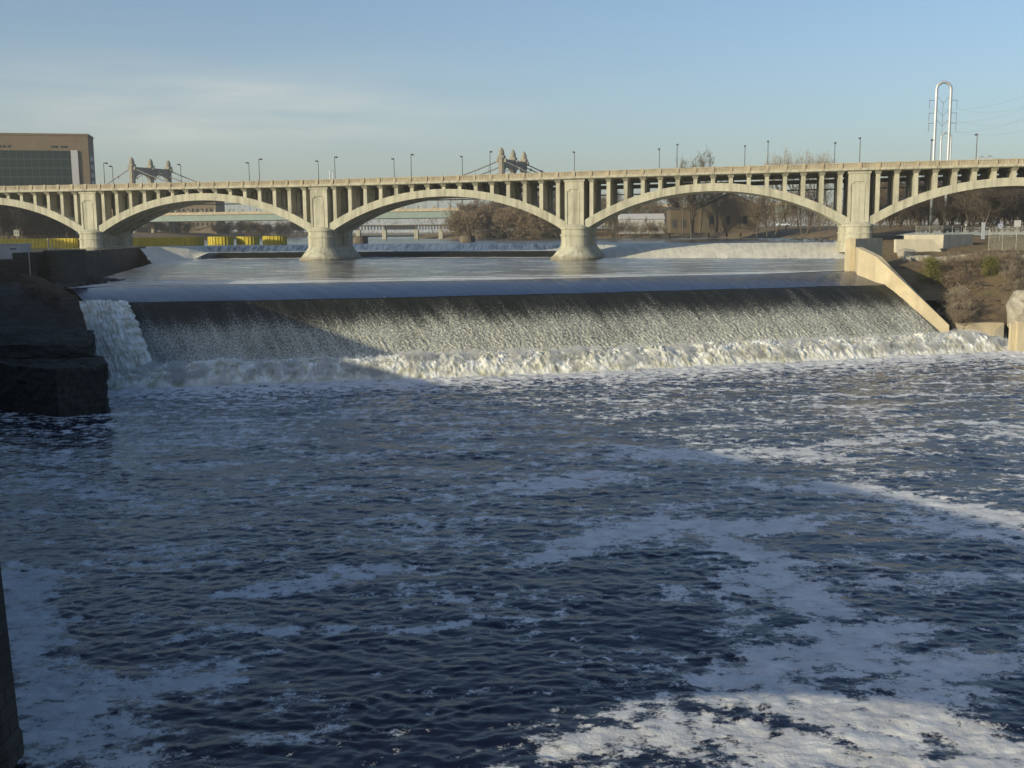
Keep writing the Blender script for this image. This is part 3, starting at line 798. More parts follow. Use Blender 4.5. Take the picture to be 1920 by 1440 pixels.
for c1 in bridge.children:
    climb(c1)
    for c2 in c1.children: climb(c2)
# lamp posts on the deck
def lamp(t_, row, label):
    n_ = 0.2 if row == 'near' else 14.8
    p = B(t_, n_, ZD + 0.13 + deck_rise(t_))
    o = thing('lamp_post', label, 'lamp post', p, BANG, 'lamp posts along the arch bridge')
    s_ = 1 if row == 'near' else -1
    mb = MB(); mb.lathe([(0.16, 0), (0.16, .6), (0.11, .65), (0.085, 7.1)], n=8); mb.build('pole', MAT['darkmetal'], o)
    mb = MB(); mb.tube([(0, 0, 7.0), (.05, s_ * .8, 7.12)], .06); mb.build('arm', MAT['darkmetal'], o)
    mb = MB(); y0, y1 = sorted((s_ * .45, s_ * 1.75)); mb.box(-.24, .24, y0, y1, 7.06, 7.34); mb.box(-.18, .18, y0 + .1, y1 - .1, 7.0, 7.058)
    mb.build('lamp_head', MAT['darkmetal'], o)
LAMPS = [(195, 'near', 'lamp post at the far left, just right of the brown building'),
 (486, 'near', 'taller lamp post of the pair right of the cables of the left tower'),
 (628, 'near', 'taller lamp post above the second bridge pier, just right of the tiny silver loop'),
 (771, 'near', 'taller lamp post of the pair over the left part of the middle arch'),
 (919, 'near', 'lamp post touching the left flank of the right suspension tower'),
 (1269, 'near', 'taller lamp post of the pair right of the third bridge pier'),
 (1439, 'near', 'taller lamp post of the pair among bare treetops over the large right arch'),
 (1611, 'near', 'tall lamp post directly above the rightmost visible bridge pier'),
 (1829, 'near', 'lamp post right of the tall silver pylon, beside two tiny silver loops'),
 (211, 'far', 'shorter lamp post leaning left of the first tower, second from the brown building'),
 (339, 'far', 'lamp post crossing the cables right of the left suspension tower'),
 (467, 'far', 'shorter lamp post of the pair right of the cables of the left tower'),
 (597, 'far', 'shorter lamp post above the second bridge pier, left of the tiny silver loop'),
 (739, 'far', 'shorter lamp post of the pair over the left part of the middle arch'),
 (867, 'far', 'lamp post at the lower end of the cables left of the right suspension tower'),
 (1077, 'far', 'lone lamp post above the third bridge pier, right of the right suspension tower'),
 (1236, 'far', 'shorter lamp post of the pair right of the third bridge pier'),
 (1396, 'far', 'shorter lamp post of the pair among bare treetops over the large right arch'),
 (1564, 'far', 'shorter lamp post standing left of the rightmost visible bridge pier'),
 (1744, 'far', 'short lamp post just left of the tall silver pylon')]
for px, row, lab in LAMPS:
    lamp(bridge_t(px, 0.2 if row == 'near' else 14.8), row, lab)

# ------------------------------------------------------------------ stone arch bridge the view is taken from (behind and left of the lens; its shade lies on the river)
TH = R(31.0)
sd = Vector((-math.sin(TH), math.cos(TH), 0)); sn = Vector((math.cos(TH), math.sin(TH), 0))
sb = thing('stone_arch_bridge', 'dark stone arch bridge whose pier nose shows at the lower left edge', 'bridge', (-0.5 * sn.x, -0.5 * sn.y, 0), math.atan2(sd.y, sd.x))
# local x along the bridge, local -y towards the river in view (right side), upstream face at y = 0
ARC, HWA = [17.0, -27.0, -71.0], 20.5   # centres and half spans
mb = MB()
for k, c0 in enumerate(ARC):
    rings = []
    for j in range(49):
        a = math.pi * (1 - j / 48)
        x = c0 + HWA * math.cos(a); zz = 2.2 + 12.0 * math.sin(a)
        rings.append([(x, 0, zz), (x, 0, 18.0), (x, 8.5, 18.0), (x, 8.5, zz)])
    mb = MB(); mb.loft(rings)
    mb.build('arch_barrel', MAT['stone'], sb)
def nose(w, d): return [(-w, -0.001), (-w, -d * .45), (-w * .55, -d * .85), (0, -d), (w * .55, -d * .85), (w, -d * .45), (w, -0.001)]
for k, xp in enumerate([c + HWA + 1.85 for c in ARC] + [ARC[-1] - HWA - 1.85]):
    mb = MB()
    mb.box(xp - 1.84, xp + 1.84, 0.002, 8.498, -3, 18.0)
    xn = xp + (3.6 if k == 0 else 0)
    rings = []
    for w, d, z in ((2.6, 4.55, -3), (2.55, 4.5, .9), (2.4, 4.4, 1.1), (2.2, 4.15, 8.5), (2.3, 4.25, 8.6), (2.3, 4.25, 9.0), (0.6, .5, 11.4)):
        rings.append([(xn + p[0], p[1], z) for p in reversed(nose(w, d))])
    mb.loft(rings)
    mb.build('pier', MAT['stone'], sb)
xa = ARC[-1] - HWA - 4; xb = ARC[0] + HWA + 3.7
mb = MB(); mb.box(xa, 140, 0.05, 0.45, 18.002, 18.95); mb.build('parapet', MAT['stone'], sb)
mb = MB(); mb.box(xa, 140, 8.05, 8.45, 18.002, 18.95); mb.build('parapet', MAT['stone'], sb)
mb = MB(); mb.box(xb + .005, 140, 0, 8.5, -2, 18.0); mb.build('abutment', MAT['stone'], sb)  # solid stretch added to keep sunlight off the water at left

# ------------------------------------------------------------------ lock wall and left bank works
G = at_z(205, 771, 0); G2 = at_z(111, 784, 0); G3 = at_z(0, 768, 0); G4 = at_z(-160, 745, 0)
zt = at_Y(205, 683, G.y).z
lock = thing('lock_wall', 'massive dark stone lock wall stepping up along the left edge', 'wall', (G.x, G.y, 0))
def LW(p): return (p[0] - G.x, p[1] - G.y)
import bmesh
def roughen(o, cell, amp, seed, keep=1.0):
    bm = bmesh.new(); bm.from_mesh(o.data)
    bmesh.ops.triangulate(bm, faces=[f for f in bm.faces if len(f.verts) > 4])
    for it in range(7):
        es = [e for e in bm.edges if e.calc_length() > cell]
        if not es or len(bm.verts) > 60000: break
        bmesh.ops.subdivide_edges(bm, edges=es, cuts=1, use_grid_fill=True)
    bm.normal_update()
    co = np.array([v.co[:] for v in bm.verts]); no = np.array([v.normal[:] for v in bm.verts])
    a_ = co[:, 0] * .8 + co[:, 1] * .6; b_ = co[:, 0] * -.5 + co[:, 1] * .7
    d = fbm2(a_ / 2.5 + co[:, 2] * .05, co[:, 2] / 1.1 + b_ * .3, 5, seed, 0.6) + 0.5 * fbm2(a_ / 0.9 + b_, co[:, 2] / .45, 3, seed + 1, 0.6, 'billow')
    for v, n_, k in zip(bm.verts, no, d): v.co += Vector(n_) * float(k) * amp
    bm.to_mesh(o.data); bm.free()
    return o
def lprism(pts, z0, z1, name, m=None, amp=0.7):
    mb = MB(); mb.prism([LW(p) for p in pts], z0, z1)
    o = mb.build(name, m or MAT['lock'], lock)
    return roughen(o, 0.55, amp, len(lock.children) * 13) if amp else o
def bx(Y): return G.x - 0.4 - (Y - G.y) * 0.44
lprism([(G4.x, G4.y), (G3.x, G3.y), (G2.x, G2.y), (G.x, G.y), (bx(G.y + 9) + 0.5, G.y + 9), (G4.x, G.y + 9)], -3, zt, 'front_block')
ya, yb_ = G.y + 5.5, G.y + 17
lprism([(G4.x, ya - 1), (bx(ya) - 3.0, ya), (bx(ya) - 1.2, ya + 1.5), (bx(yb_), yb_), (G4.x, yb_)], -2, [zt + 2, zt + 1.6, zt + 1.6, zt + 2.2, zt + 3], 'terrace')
# sloping wing wall beside the torrent
wl = [at_z(172, 655, 5.8), at_z(160, 603, 8.6), at_z(144, 556, 11.6), at_z(67, 517, 14.2)]
mb = MB()
rings = []
for p in wl:
    rings.append([(p.x - G.x, p.y - G.y, -2), (p.x - G.x, p.y - G.y, p.z), (p.x - G.x - 2.6, p.y - G.y + .8, p.z + .15), (p.x - G.x - 2.6, p.y - G.y + .8, -2)])
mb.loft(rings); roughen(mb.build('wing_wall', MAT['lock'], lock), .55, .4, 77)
# rubble between
Xr, Yr = np.meshgrid(np.linspace(-130, 0, 130), np.linspace(0, 1, 80), indexing='xy')
yy = G.y + 10 + Yr * 62
rightx = np.interp(yy[:, 0], [wl[0].y - 30, wl[0].y, wl[1].y, wl[2].y, wl[3].y, wl[3].y + 20], [bx(wl[0].y - 30), wl[0].x - 2, wl[1].x - 2, wl[2].x - 2, wl[3].x - 2, wl[3].x - 4])
xx = rightx[:, None] + (Xr + 0) * 1.0
zr = np.interp(yy, [G.y + 10, wl[0].y, wl[1].y, wl[2].y, wl[3].y, wl[3].y + 20], [zt + .6, zt + 2.0, zt + 3.0, 9.8, 12.4, 12.0])
zr = zr + 1.5 * fbm2(xx / 4, yy / 4, 5, 120, 0.6, 'billow') + 0.8 * fbm2(xx / 1.8, yy / 1.8, 3, 121, 0.6, 'billow')
ro = grid_obj('rubble', xx - G.x, yy - G.y, zr, MAT['lock'], parent=lock, smooth=False)
# rear gate piers with a dark recess
q0 = at_Y(22, 470, 172); q1 = at_Y(66, 470, 172); q2 = at_Y(92, 470, 172); q3 = at_Y(106, 470, 172)
ztop = at_Y(80, 470, 172).z
zl = at_Y(30, 483, 172).z
for xa_, xb_, z1 in ((-105, q0.x, zl - .4), (q0.x + .01, q1.x, ztop - .3), (q2.x, q3.x, ztop)):
    lprism([(xa_, 172), (xb_, 172), (xb_, 184), (xa_, 184)], 5, z1, 'gate_pier', amp=.12)
lprism([(q1.x + .01, 175), (q2.x - .01, 175), (q2.x - .01, 183.9), (q1.x + .01, 183.9)], 5, ztop - .01, 'gate_recess', amp=0)
tag(lock, None)
# training wall left of the apron
tw = [at_Y(104, 476, 181), at_Y(180, 472, 225), at_Y(272, 463.5, 290)]
mb = MB(); rings = []
for p in tw:
    z = 16.45 + 0.0 * p.z
    rings.append([(p.x + 1.0, p.y, 9), (p.x + .1, p.y, z), (p.x - 1.6, p.y, z), (p.x - 1.6, p.y, 9)])
mb.loft([[(a[0] - tw[0].x, a[1] - tw[0].y, a[2]) for a in r] for r in rings])
o = roughen(mb.build('training_wall', MAT['lock'], None, loc=(tw[0].x, tw[0].y, 0)), .9, .3, 88); tag(o, 'dark wall bounding the left side of the water above the falls', 'wall')
# thin marker posts
for px, y0, y1, Y_, lab in ((38.5, 483, 455, 172.5, 'short white marker post at the right end of the pale panel'), (58, 530, 455, 171.5, 'thin tall pole standing in front of the dark gate pier'),
                        (91.5, 470, 444, 178, 'bright tall white marker post on the dark gate pier'), (98.5, 470, 455, 178, 'short white marker post on the dark gate pier beside the taller one')):
    a = at_Y(px, y0, Y_); b_ = at_Y(px, y1, Y_)
    mb = MB(); mb.lathe([(.09, 0), (.09, (b_.z - a.z) * .9), (.13, (b_.z - a.z) * .9), (.13, b_.z - a.z)], n=8)
    o = mb.build('marker_post', MAT['white'] if px > 80 or px < 50 else MAT['fence'], None, loc=(a.x, a.y, a.z - .3)); tag(o, lab, 'post', 'marker posts on the lock wall')
# pale panel at the left edge
a = at_Y(-60, 484, 176); b_ = at_Y(37, 456, 176)
pn = thing('pale_cabin', 'plain pale low cabin at the left edge on the lock wall', 'cabin', (a.x, 176, a.z - .2))
mb = MB(); mb.box(0, b_.x - a.x, 0, 4, 0, b_.z - a.z); mb.build('wall', MAT['white'], pn)
mb = MB(); mb.box(-.1, b_.x - a.x + .1, -.1, 4.1, b_.z - a.z + .002, b_.z - a.z + .12); mb.build('roof', MAT['white'], pn)
mb = MB(); w_ = b_.x - a.x; mb.box(w_ - 1.6, w_ - .6, -.02, -.002, (b_.z - a.z) * .66, (b_.z - a.z) * .74); mb.build('marking', MAT['black'], pn)

# unseen plain buildings added left of the frame to shade the lock and bank
def mill(poly, ztop, label):  # plain out-of-view block, added only to cast shade
    c_ = sum((Vector(p) for p in poly), Vector((0, 0))) / len(poly)
    o = thing('shade_building', label, 'building', (c_.x, c_.y, 0))
    q = [(p[0] - c_.x, p[1] - c_.y) for p in poly]
    mb = MB(); mb.prism(q, -2, ztop); w_ = mb.build('wall', MAT['stone'], o)
    mb = MB(); mb.prism([(p[0] * 1.02, p[1] * 1.02) for p in q], ztop + .002, ztop + .8); mb.build('cornice', MAT['stone'], o)
    mb = MB(); n_ = len(q)
    for i in range(n_):
        a = Vector(q[i]); b_ = Vector(q[(i + 1) % n_]); d = (b_ - a); ln = d.length; d.normalize(); nn = Vector((d.y, -d.x))
        k_ = int(ln / 4)
        for k in range(k_):
            for zz in range(6, int(ztop) - 3, 5):
                p = a + d * (ln * (k + .5) / k_)
                mb.prism([tuple(p - d * .6 + nn * .03), tuple(p + d * .6 + nn * .03), tuple(p + d * .6 - nn * .05), tuple(p - d * .6 - nn * .05)][::-1], zz, zz + 2.2)
    mb.build('windows', MAT['glass'], o)
mill([(-138, 70), (-112, 62), (-98, 88), (-124, 98)], 26, 'unseen grey building added for its shade beside the stone arch bridge')
mill([(-128, 103), (-89, 100), (-93, 158), (-128, 166)], 27, 'low unseen grey building added to shade the lock wall from the left')
mill([(-255, 262), (-212, 252), (-206, 262), (-262, 330), (-300, 330)], 45, 'tall unseen grey building added on the left bank to shade the long yellow barrier')

# ------------------------------------------------------------------ yellow floating barriers and sheet-pile cells
def barrier(pxa, pxb, Y_, ytop, depth, label):
    a = at_Y(pxa, ytop, Y_); b_ = at_Y(pxb, ytop, Y_)
    Ln = b_.x - a.x; h = max(.8, a.z - Z_UP)
    o = thing('yellow_barrier', label, 'barrier', ((a.x + b_.x) / 2, Y_, Z_UP - .3), 0, 'yellow floating barriers')
    r = min(depth / 2, Ln / 2.2); pts = []
    nseg = 10
    for j in range(nseg + 1):
        an = -math.pi / 2 + math.pi * j / nseg; pts.append((Ln / 2 - r + r * math.cos(an), depth / 2 + r * math.sin(an)))
    for j in range(nseg + 1):
        an = math.pi / 2 + math.pi * j / nseg; pts.append((-Ln / 2 + r + r * math.cos(an), depth / 2 + r * math.sin(an)))
    mb = MB(); mb.prism(pts, 0, h + .3); mb.build('hull', MAT['yellow'], o)
    mb = MB(); 
    per = []
    for j in range(len(pts)):
        p, q = Vector(pts[j]), Vector(pts[(j + 1) % len(pts)]); n_ = max(1, int((q - p).length / 1.0))
        for k in range(n_): per.append(p + (q - p) * (k / n_))
    for p in per:
        mb.lathe([(.16, .05), (.16, h + .24)], p.x, p.y, 6)
    mb.build('ribs', MAT['yellow'], o)
    mb = MB(); mb.prism([(p[0] * 1.012, (p[1] - depth / 2) * 1.03 + depth / 2) for p in pts], h + .302, h + .42); mb.build('cap', MAT['yellow'], o)
barrier(-40, 148, 318, 449, 3.5, 'long dull yellow barrier in shade left of the first bridge pier')
barrier(243, 377, 352, 446.5, 5, 'long yellow barrier right of the first bridge pier with a bright end')
barrier(386, 432, 362, 444.5, 6, 'yellow barrier in the gap between the longest one and the next to its right')
barrier(440, 481, 366, 444.5, 6, 'yellow barrier just left of the bright wide one')
barrier(490, 534, 352, 443.5, 5, 'brightest yellow barrier nearest the second bridge pier')
def cell(px, Y_, r, ytop, label):
    a = at_Y(px, ytop, Y_)
    o = thing('sheet_pile_cell', label, 'mooring cell', (a.x, Y_, Z_UP - .5), 0, 'round sheet pile cells in the upper pool')
    h = a.z - Z_UP + .5
    mb = MB(); n = 40
    rings = [[(rad * math.cos(2*math.pi*j/n), rad * math.sin(2*math.pi*j/n), z) for j in range(n) for rad in (r * (1 + .025 * (j % 2)),)] for z in (0, h)]
    mb.loft(rings); mb.build('shell', MAT['rust'], o)
    mb = MB(); mb.lathe([(r * .93, h + .002), (r * .93, h + .12)], n=24); mb.build('fill', MAT['lock'], o)
cell(675, 372, 2.6, 443.5, 'dark round sheet pile cell beside the second bridge pier')
cell(876, 380, 2.7, 442.5, 'dark round sheet pile cell in front of the brown thicket')

# ------------------------------------------------------------------ banks
def bank(name, shore, inland, prof, seed, cols=None):
    S, su = resample([(p[0], p[1], 0) for p in shore], 260)
    sh_ = np.array(shore, float); cl_ = np.r_[0, np.cumsum(np.linalg.norm(np.diff(sh_, axis=0), axis=1))]
    dv_ = np.array(inland, float) - sh_
    d = np.array([p[0] for p in prof]); z = np.array([p[1] for p in prof])
    ts = np.concatenate([np.linspace(0, 40, 70), np.geomspace(42, 3000, 60)])
    dv = np.stack([np.interp(su, cl_, dv_[:, 0]), np.interp(su, cl_, dv_[:, 1]), 0 * su], -1); dv /= np.linalg.norm(dv, axis=1)[:, None]
    X = S[None, :, 0] + dv[None, :, 0] * ts[:, None]; Y = S[None, :, 1] + dv[None, :, 1] * ts[:, None]
    Z = np.interp(ts, d, z)[:, None] + 0 * X
    k = np.minimum(1, ts / 6)[:, None]
    Z = Z + k * (0.5 * fbm2(X / 14, Y / 14, 4, seed) + 0.25 * fbm2(X / 3, Y / 3, 3, seed + 1))
    return tag(grid_obj(name, X, Y, Z, MAT['ground'], smooth=True), kind='structure')
shoreR = [(90, 282), (98, 345), (110, 405), (104, 455), (62, 510), (2, 555), (-36, 590), (-60, 640), (-40, 800), (0, 1100)]
inR = [(p[0] + 100, p[1] + dy_) for p, dy_ in zip(shoreR, (-34, 0, 20, 28, 28, 28, 28, 28, 28, 28))]
bank('right_bank', shoreR, inR, [(0, Z_UP - 1.2), (1.5, Z_UP + .1), (6, 17.2), (14, 18.6), (26, 19.6), (60, 20.5), (400, 22), (3000, 24)], 140)
shoreL = [(-420, 330), (-300, 420), (-230, 520), (-205, 640), (-190, 800), (-160, 1100)]
inL = [(p[0] - 100, p[1] + 10) for p in shoreL]
bank('left_bank', shoreL, inL, [(0, Z_UP - 1.2), (2, Z_UP + .2), (10, 18.2), (30, 20.5), (80, 22), (3000, 26)], 150)
mb = MB(); mb.add([(-9000, 980, 17.5), (9000, 980, 17.5), (9000, 11000, 24), (-9000, 11000, 24)], [(0,1,2,3)])
tag(mb.build('far_ground', MAT['ground']), kind='structure')
mb = MB(); mb.add([(-9000, -3000, -2.5), (9000, -3000, -2.5), (9000, 990, -2.5), (-9000, 990, -2.5)], [(0,1,2,3)])
tag(mb.build('river_bed', MAT['ground']), kind='structure')

# right side: lower bank below the bridge
rx = np.linspace(0, 1, 150); ry = np.linspace(0, 1, 130)
sl = [at_z(1782, 640, 0), at_z(1740, 598, 2.6), at_z(1700, 563, 6), at_z(1660, 531, 9.6), at_z(1612, 500, 12.5), Vector((93, 290, 0))]
S, _ = resample([(p.x + 1.2, p.y, 0) for p in sl], 150)
lowp = at_z(1900, 648, 0)
# bank surface as a heightfield over a fan of rows running to the right
Xb = np.zeros((150, 130)); Yb = np.zeros((150, 130)); Zb = np.zeros((150, 130))
for k in range(150):
    x0, y0 = S[k, 0], S[k, 1]
    tcol = np.linspace(0, 1, 130) ** 1.5
    Xb[k] = x0 + tcol * (330 - x0 + 60)
    Yb[k] = y0 - tcol * (30 - 0.0 * k)
def bank_z(X, Y):
    # height along the section from the river's edge back to the fenced terrace
    yref = Y + 0.05 * (X - 80)
    return np.interp(yref, [176, 184, 188, 194, 200, 206, 212, 218, 224, 230, 245, 262, 300], [1.4, 2.4, 3.2, 5.0, 7.0, 9.2, 11.2, 12.6, 13.2, 14.2, 15.6, 16.8, 17.8])
Zb = bank_z(Xb, Yb) + 0.5 * fbm2(Xb / 4, Yb / 4, 4, 160, 0.6) + 0.3 * fbm2(Xb / 1.2, Yb / 1.2, 3, 161, 0.6)
tag(grid_obj('lower_bank', Xb, Yb, Zb, MAT['ground']), kind='structure')

# ------------------------------------------------------------------ right bank walls
P0_ = at_z(1600, 508, Z_CR)
zt_ = at_Y(1598, 447, P0_.y).z
o = thing('abutment_block', 'upright concrete block with a dark angled return wall at the right crest end', 'abutment', (P0_.x, P0_.y, 0))
mb = MB(); mb.box(-0.75, 0.25, 0, 3.2, 8, zt_); mb.build('end_block', MAT['wall'], o)
mb = MB(); q = Vector((.66, .75)); w_ = Vector((-.75, .66))
c0 = Vector((.255, .4)); L_ = 13
mb.prism([tuple(c0), tuple(c0 + q * L_), tuple(c0 + q * L_ + w_ * 1.2), tuple(c0 + w_ * .05)], 8, zt_ - .05)
rw = mb.build('return_wall', MAT['wall'], o)
mb = MB()
for k_ in (1.5, 3.6):
    c1 = c0 + q * k_ - w_ * .03
    mb.prism([tuple(c1), tuple(c1 + q * .16), tuple(c1 + q * .16 - w_ * .03), tuple(c1 - w_ * .03)][::-1], zt_ - 2.2, zt_ - .5)
    mb.build('gauge_board', MAT['white'], rw); mb = MB()
ww = [(Vector((P0_.x + .3, P0_.y - .02, 11.5)), (1604, 463)), (at_z(1607, 520, 10.6), (1607, 465)), (at_z(1640, 536, 9.4), (1640, 481)), (at_z(1662, 547, 8.5), (1662, 500)), (at_z(1715, 580, 5.6), (1715, 549)), (at_z(1779, 626, 1.5), (1779, 610))]
mb = MB(); rings = []
o0 = ww[0][0]
for k, (p, tp) in enumerate(ww):
    z = at_Y(tp[0], tp[1], p.y).z
    a_, b_ = ww[max(k - 1, 0)][0], ww[min(k + 1, len(ww) - 1)][0]
    d_ = (b_ - a_); d_.z = 0; d_.normalize(); pr_ = Vector((-d_.y, d_.x, 0))
    if pr_.x < 0: pr_ = -pr_
    p2 = p + pr_ * 1.1
    rings.append([(p.x - o0.x, p.y - o0.y, -1), (p.x - o0.x, p.y - o0.y, z), (p2.x - o0.x, p2.y - o0.y, z), (p2.x - o0.x, p2.y - o0.y, -1)])
mb.loft(rings)
o = mb.build('wing_wall', MAT['wall'], None, loc=(o0.x, o0.y, 0)); tag(o, 'sunlit tan concrete wing wall sloping down beside the right end of the falls', 'wall')
# low river wall at the right foot
a = at_z(1796, 641, 0); b_ = at_z(1880, 640, 0)
z_ = at_Y(1796, 606, a.y).z
o = thing('river_wall', 'low sunlit concrete wall behind the foam at the lower right of the falls', 'wall', (a.x, a.y, 0))
mb = MB(); mb.box(0, b_.x - a.x, 0, 3, -1, z_); mb.build('wall', MAT['wall'], o)
mb = MB(); mb.prism([(b_.x - a.x - 1.6, -.004), (b_.x - a.x + .004, -.004), (b_.x - a.x + .004, 2.5), (b_.x - a.x - 1.6, 2.5)], [-1] * 4, [z_ * .55, z_ + .003, z_ + .003, z_ * .55]); mb.build('broken_corner', MAT['rock'], o)
a2 = at_z(1906, 660, 0)
z2_ = at_Y(1903, 603, a2.y).z
o = thing('river_wall', 'concrete wall cut by the right photo edge beyond the dark gap', 'wall', (a2.x, a2.y, 0))
mb = MB(); mb.box(0, 12, 0, 1.2, -1, z2_); mb.build('wall', MAT['wall'], o)
mb = MB(); mb.box(-.8, -.01, .6, 1.3, -1, z2_ - .3); mb.build('buttress', MAT['wall'], o)
# concrete outlet structure
Yo = 233.0
def PX(px, py, Y_): p = at_Y(px, py, Y_); return (p.x, p.z)
o = thing('outlet_structure', 'pale concrete outlet wall with a sloping right end, shaded block behind it', 'outlet wall', (at_Y(1690, 470, Yo).x, Yo, 0))
x0 = o.location.x
f = [PX(1680, 490, Yo), PX(1779, 488, Yo), PX(1750, 449, Yo), PX(1680, 449, Yo)]
mb = MB(); v = [(p[0] - x0, 0, p[1] - (2.5 if i < 2 else 0)) for i, p in enumerate(f)] + [(p[0] - x0, 1.2, p[1] - (2.5 if i < 2 else 0)) for i, p in enumerate(f)]
v[0] = (v[0][0], v[0][1], 8); v[4] = (v[4][0], v[4][1], 8)
v[1] = (f[1][0] - x0, 0, f[1][1] - .3); v[5] = (f[1][0] - x0, 1.2, f[1][1] - .3)
v.insert(1, (f[1][0] - x0, 0, 8)); v.insert(6, (f[1][0] - x0, 1.2, 8))
mb.add(v, [(0,1,2,3,4), (9,8,7,6,5), (0,5,6,1), (1,6,7,2), (2,7,8,3), (3,8,9,4), (4,9,5,0)])
mb.build('sloped_wall', MAT['paleconc'], o)
Yb2 = 238.0
c = PX(1768, 470, Yb2); l = PX(1712, 470, Yb2 + 3); r = PX(1825, 470, Yb2 + 7)
zt2 = PX(1768, 440, Yb2)[1]
mb = MB(); mb.prism([(c[0] - x0, Yb2 - Yo), (r[0] - x0 , Yb2 + 7.5 - Yo), (r[0] - x0 - 6, Yb2 + 14 - Yo), (l[0] - x0, Yb2 + 9 - Yo), (l[0] - x0, Yb2 + 1.5 - Yo)], 8, zt2)
mb.build('block', MAT['paleconc'], o)
# rubble stone ledge and blocks
def boulder(mb, cx, cy, cz, rx_, ry_, rz_, seed, n=10):
    vs = []; fs = []
    g = np.random.default_rng(seed)
    rings = []
    for i in range(n + 1):
        th = math.pi * i / n
        row = []
        for j in range(14):
            ph = 2 * math.pi * j / 14
            d = np.array([math.sin(th) * math.cos(ph), math.sin(th) * math.sin(ph), math.cos(th)])
            k = 1 + 0.25 * float(noise2(np.array([d[0] * 1.6 + seed * 3.1]), np.array([d[1] * 1.6 + d[2] * 2.3]), seed)[0])
            e = 0.75
            row.append((cx + rx_ * k * math.copysign(abs(d[0]) ** e, d[0]), cy + ry_ * k * math.copysign(abs(d[1]) ** e, d[1]), cz + rz_ * k * math.copysign(abs(d[2]) ** e, d[2])))
        rings.append(row)
    mb.loft(rings, cap=False)
mb = MB()
for k in range(46):
    px = 1700 + k * 6 + random.uniform(-2, 2)
    Y_ = 221 + random.uniform(-1.5, 1.5)
    p = at_Y(px, random.uniform(492, 500), Y_)
    boulder(mb, p.x, Y_, float(bank_z(np.array([p.x]), np.array([Y_]))[0]) + .35, random.uniform(.5, 1.3), .8, random.uniform(.35, .8), 300 + k, 6)
tag(mb.build('rock_ledge', MAT['rock']), 'broken pale limestone ledge along the top of the right bank slope', 'rocks', kind='stuff')
p = at_Y(1700, 476, 226)
mb = MB(); boulder(mb, 0, 0, 0, 1.8, 1.2, 1.1, 401)
o = mb.build('rock', MAT['rock'], loc=(p.x, 226, p.z)); tag(o, 'squared tan rock just left of the pale outlet wall', 'rock')
p = at_Y(1722, 487, 223)
mb = MB(); boulder(mb, 0, 0, 0, 1.5, 1.2, .8, 402)
o = mb.build('rock', MAT['rock'], loc=(p.x, 223, p.z)); tag(o, 'low tan rock below the outlet wall at the top of the shaded hollow', 'rock')
p = at_Y(1930, 582, 184)
mb = MB(); boulder(mb, 0, 0, 0, 3.4, 3, 4.0, 403, 14)
o = mb.build('rock', MAT['rock'], loc=(p.x, 184, p.z - .6)); tag(o, 'big pale rounded rock cut by the right photo edge above the river wall', 'rock')

# ------------------------------------------------------------------ fences and signs on the right bank
def fence(pts, h, label, step=2.4, zs=None):
    """wire fence on the polyline pts (world), its posts, rail and mesh"""
    o0 = Vector(pts[0]); o = thing('wire_fence', label, 'fence', o0)
    q = [Vector(p) - o0 for p in pts]
    rail = MB(); mesh = MB()
    for a, b_ in zip(q[:-1], q[1:]):
        n_ = max(1, int((b_ - a).length / step))
        for k in range(n_ + 1):
            p = a + (b_ - a) * (k / n_)
            mb = MB(); mb.lathe([(.05, 0), (.05, h + .06)], p.x, p.y, 6)
            mb.v = [(v[0], v[1], v[2] + p.z) for v in mb.v]
            mb.build('post', MAT['fence'], o)
        rail.tube([a + Vector((0, 0, h)), b_ + Vector((0, 0, h))], .035, 5)
        d = b_ - a; m_ = int(d.length / .28)
        for k in range(m_):
            p = a + d * (k / m_); p2 = a + d * min(1, ((k + h / .28 * .55) / m_)); p3 = a + d * max(0, ((k - h / .28 * .55) / m_))
            for e in (p2, p3):
                w = .012
                u_ = d.normalized() * w
                mesh.add([p + u_, p - u_, e - u_ + Vector((0, 0, h)), e + u_ + Vector((0, 0, h))], [(0, 1, 2, 3)])
    rail.build('top_rail', MAT['fence'], o); mesh.build('mesh', MAT['fence'], o)
    return o
zb = PX(1720, 441, 240)[1]
fence([(PX(1717, 441, 241)[0], 241, zt2), (PX(1768, 441, 239.5)[0], 239.5, zt2), (PX(1802, 441, 243)[0], 243, zt2)], 1.9, 'short run of wire fence on top of the pale outlet block')
p1 = at_Y(1853, 470, 231); p2 = at_Y(2010, 468, 226)
fence([(p1.x, 231, p1.z), (p2.x, 226, p2.z)], at_Y(1853, 429, 231).z - p1.z, 'tall near wire fence at the right photo edge, above the rocky slope', 2.6)
p1 = at_Y(1806, 448, 262); p2 = at_Y(2020, 440, 258)
fence([(p1.x, 262, p1.z), (p2.x, 258, p2.z)], 2.6, 'far wire fence behind the near one, with the small white signs', 3.2)
def signpost(px, Y_, ytop, w, h, shape, label, face='white'):
    a = at_Y(px, ytop, Y_)
    zg = a.z - 3.0
    o = thing('sign', label, 'sign', (a.x, Y_, zg))
    mb = MB(); mb.lathe([(.05, -1.5), (.05, 3.0)], n=6); mb.build('pole', MAT['fence'], o)
    mb = MB()
    if shape == 'box':
        mb.box(-w / 2, w / 2, -.09, -.055, 3.0 - h, 3.0)
        mb.build('panel', MAT[face], o)
    else:
        mb.box(-w / 2, w / 2, -.08, -.055, 3.0 - h, 3.0); pn = mb.build('panel', MAT['signblue'], o)
        mb = MB(); rings = []
        for r_, y_ in ((h * .46, -.082), (h * .46, -.11), (h * .2, -.11), (h * .2, -.082)):
            rings.append([(r_ * math.cos(2*math.pi*j/20), y_, 3.0 - h / 2 + r_ * math.sin(2*math.pi*j/20)) for j in range(20)])
        mb.loft(rings, cap=False); mb.build('ring_mark', MAT['white'], pn)
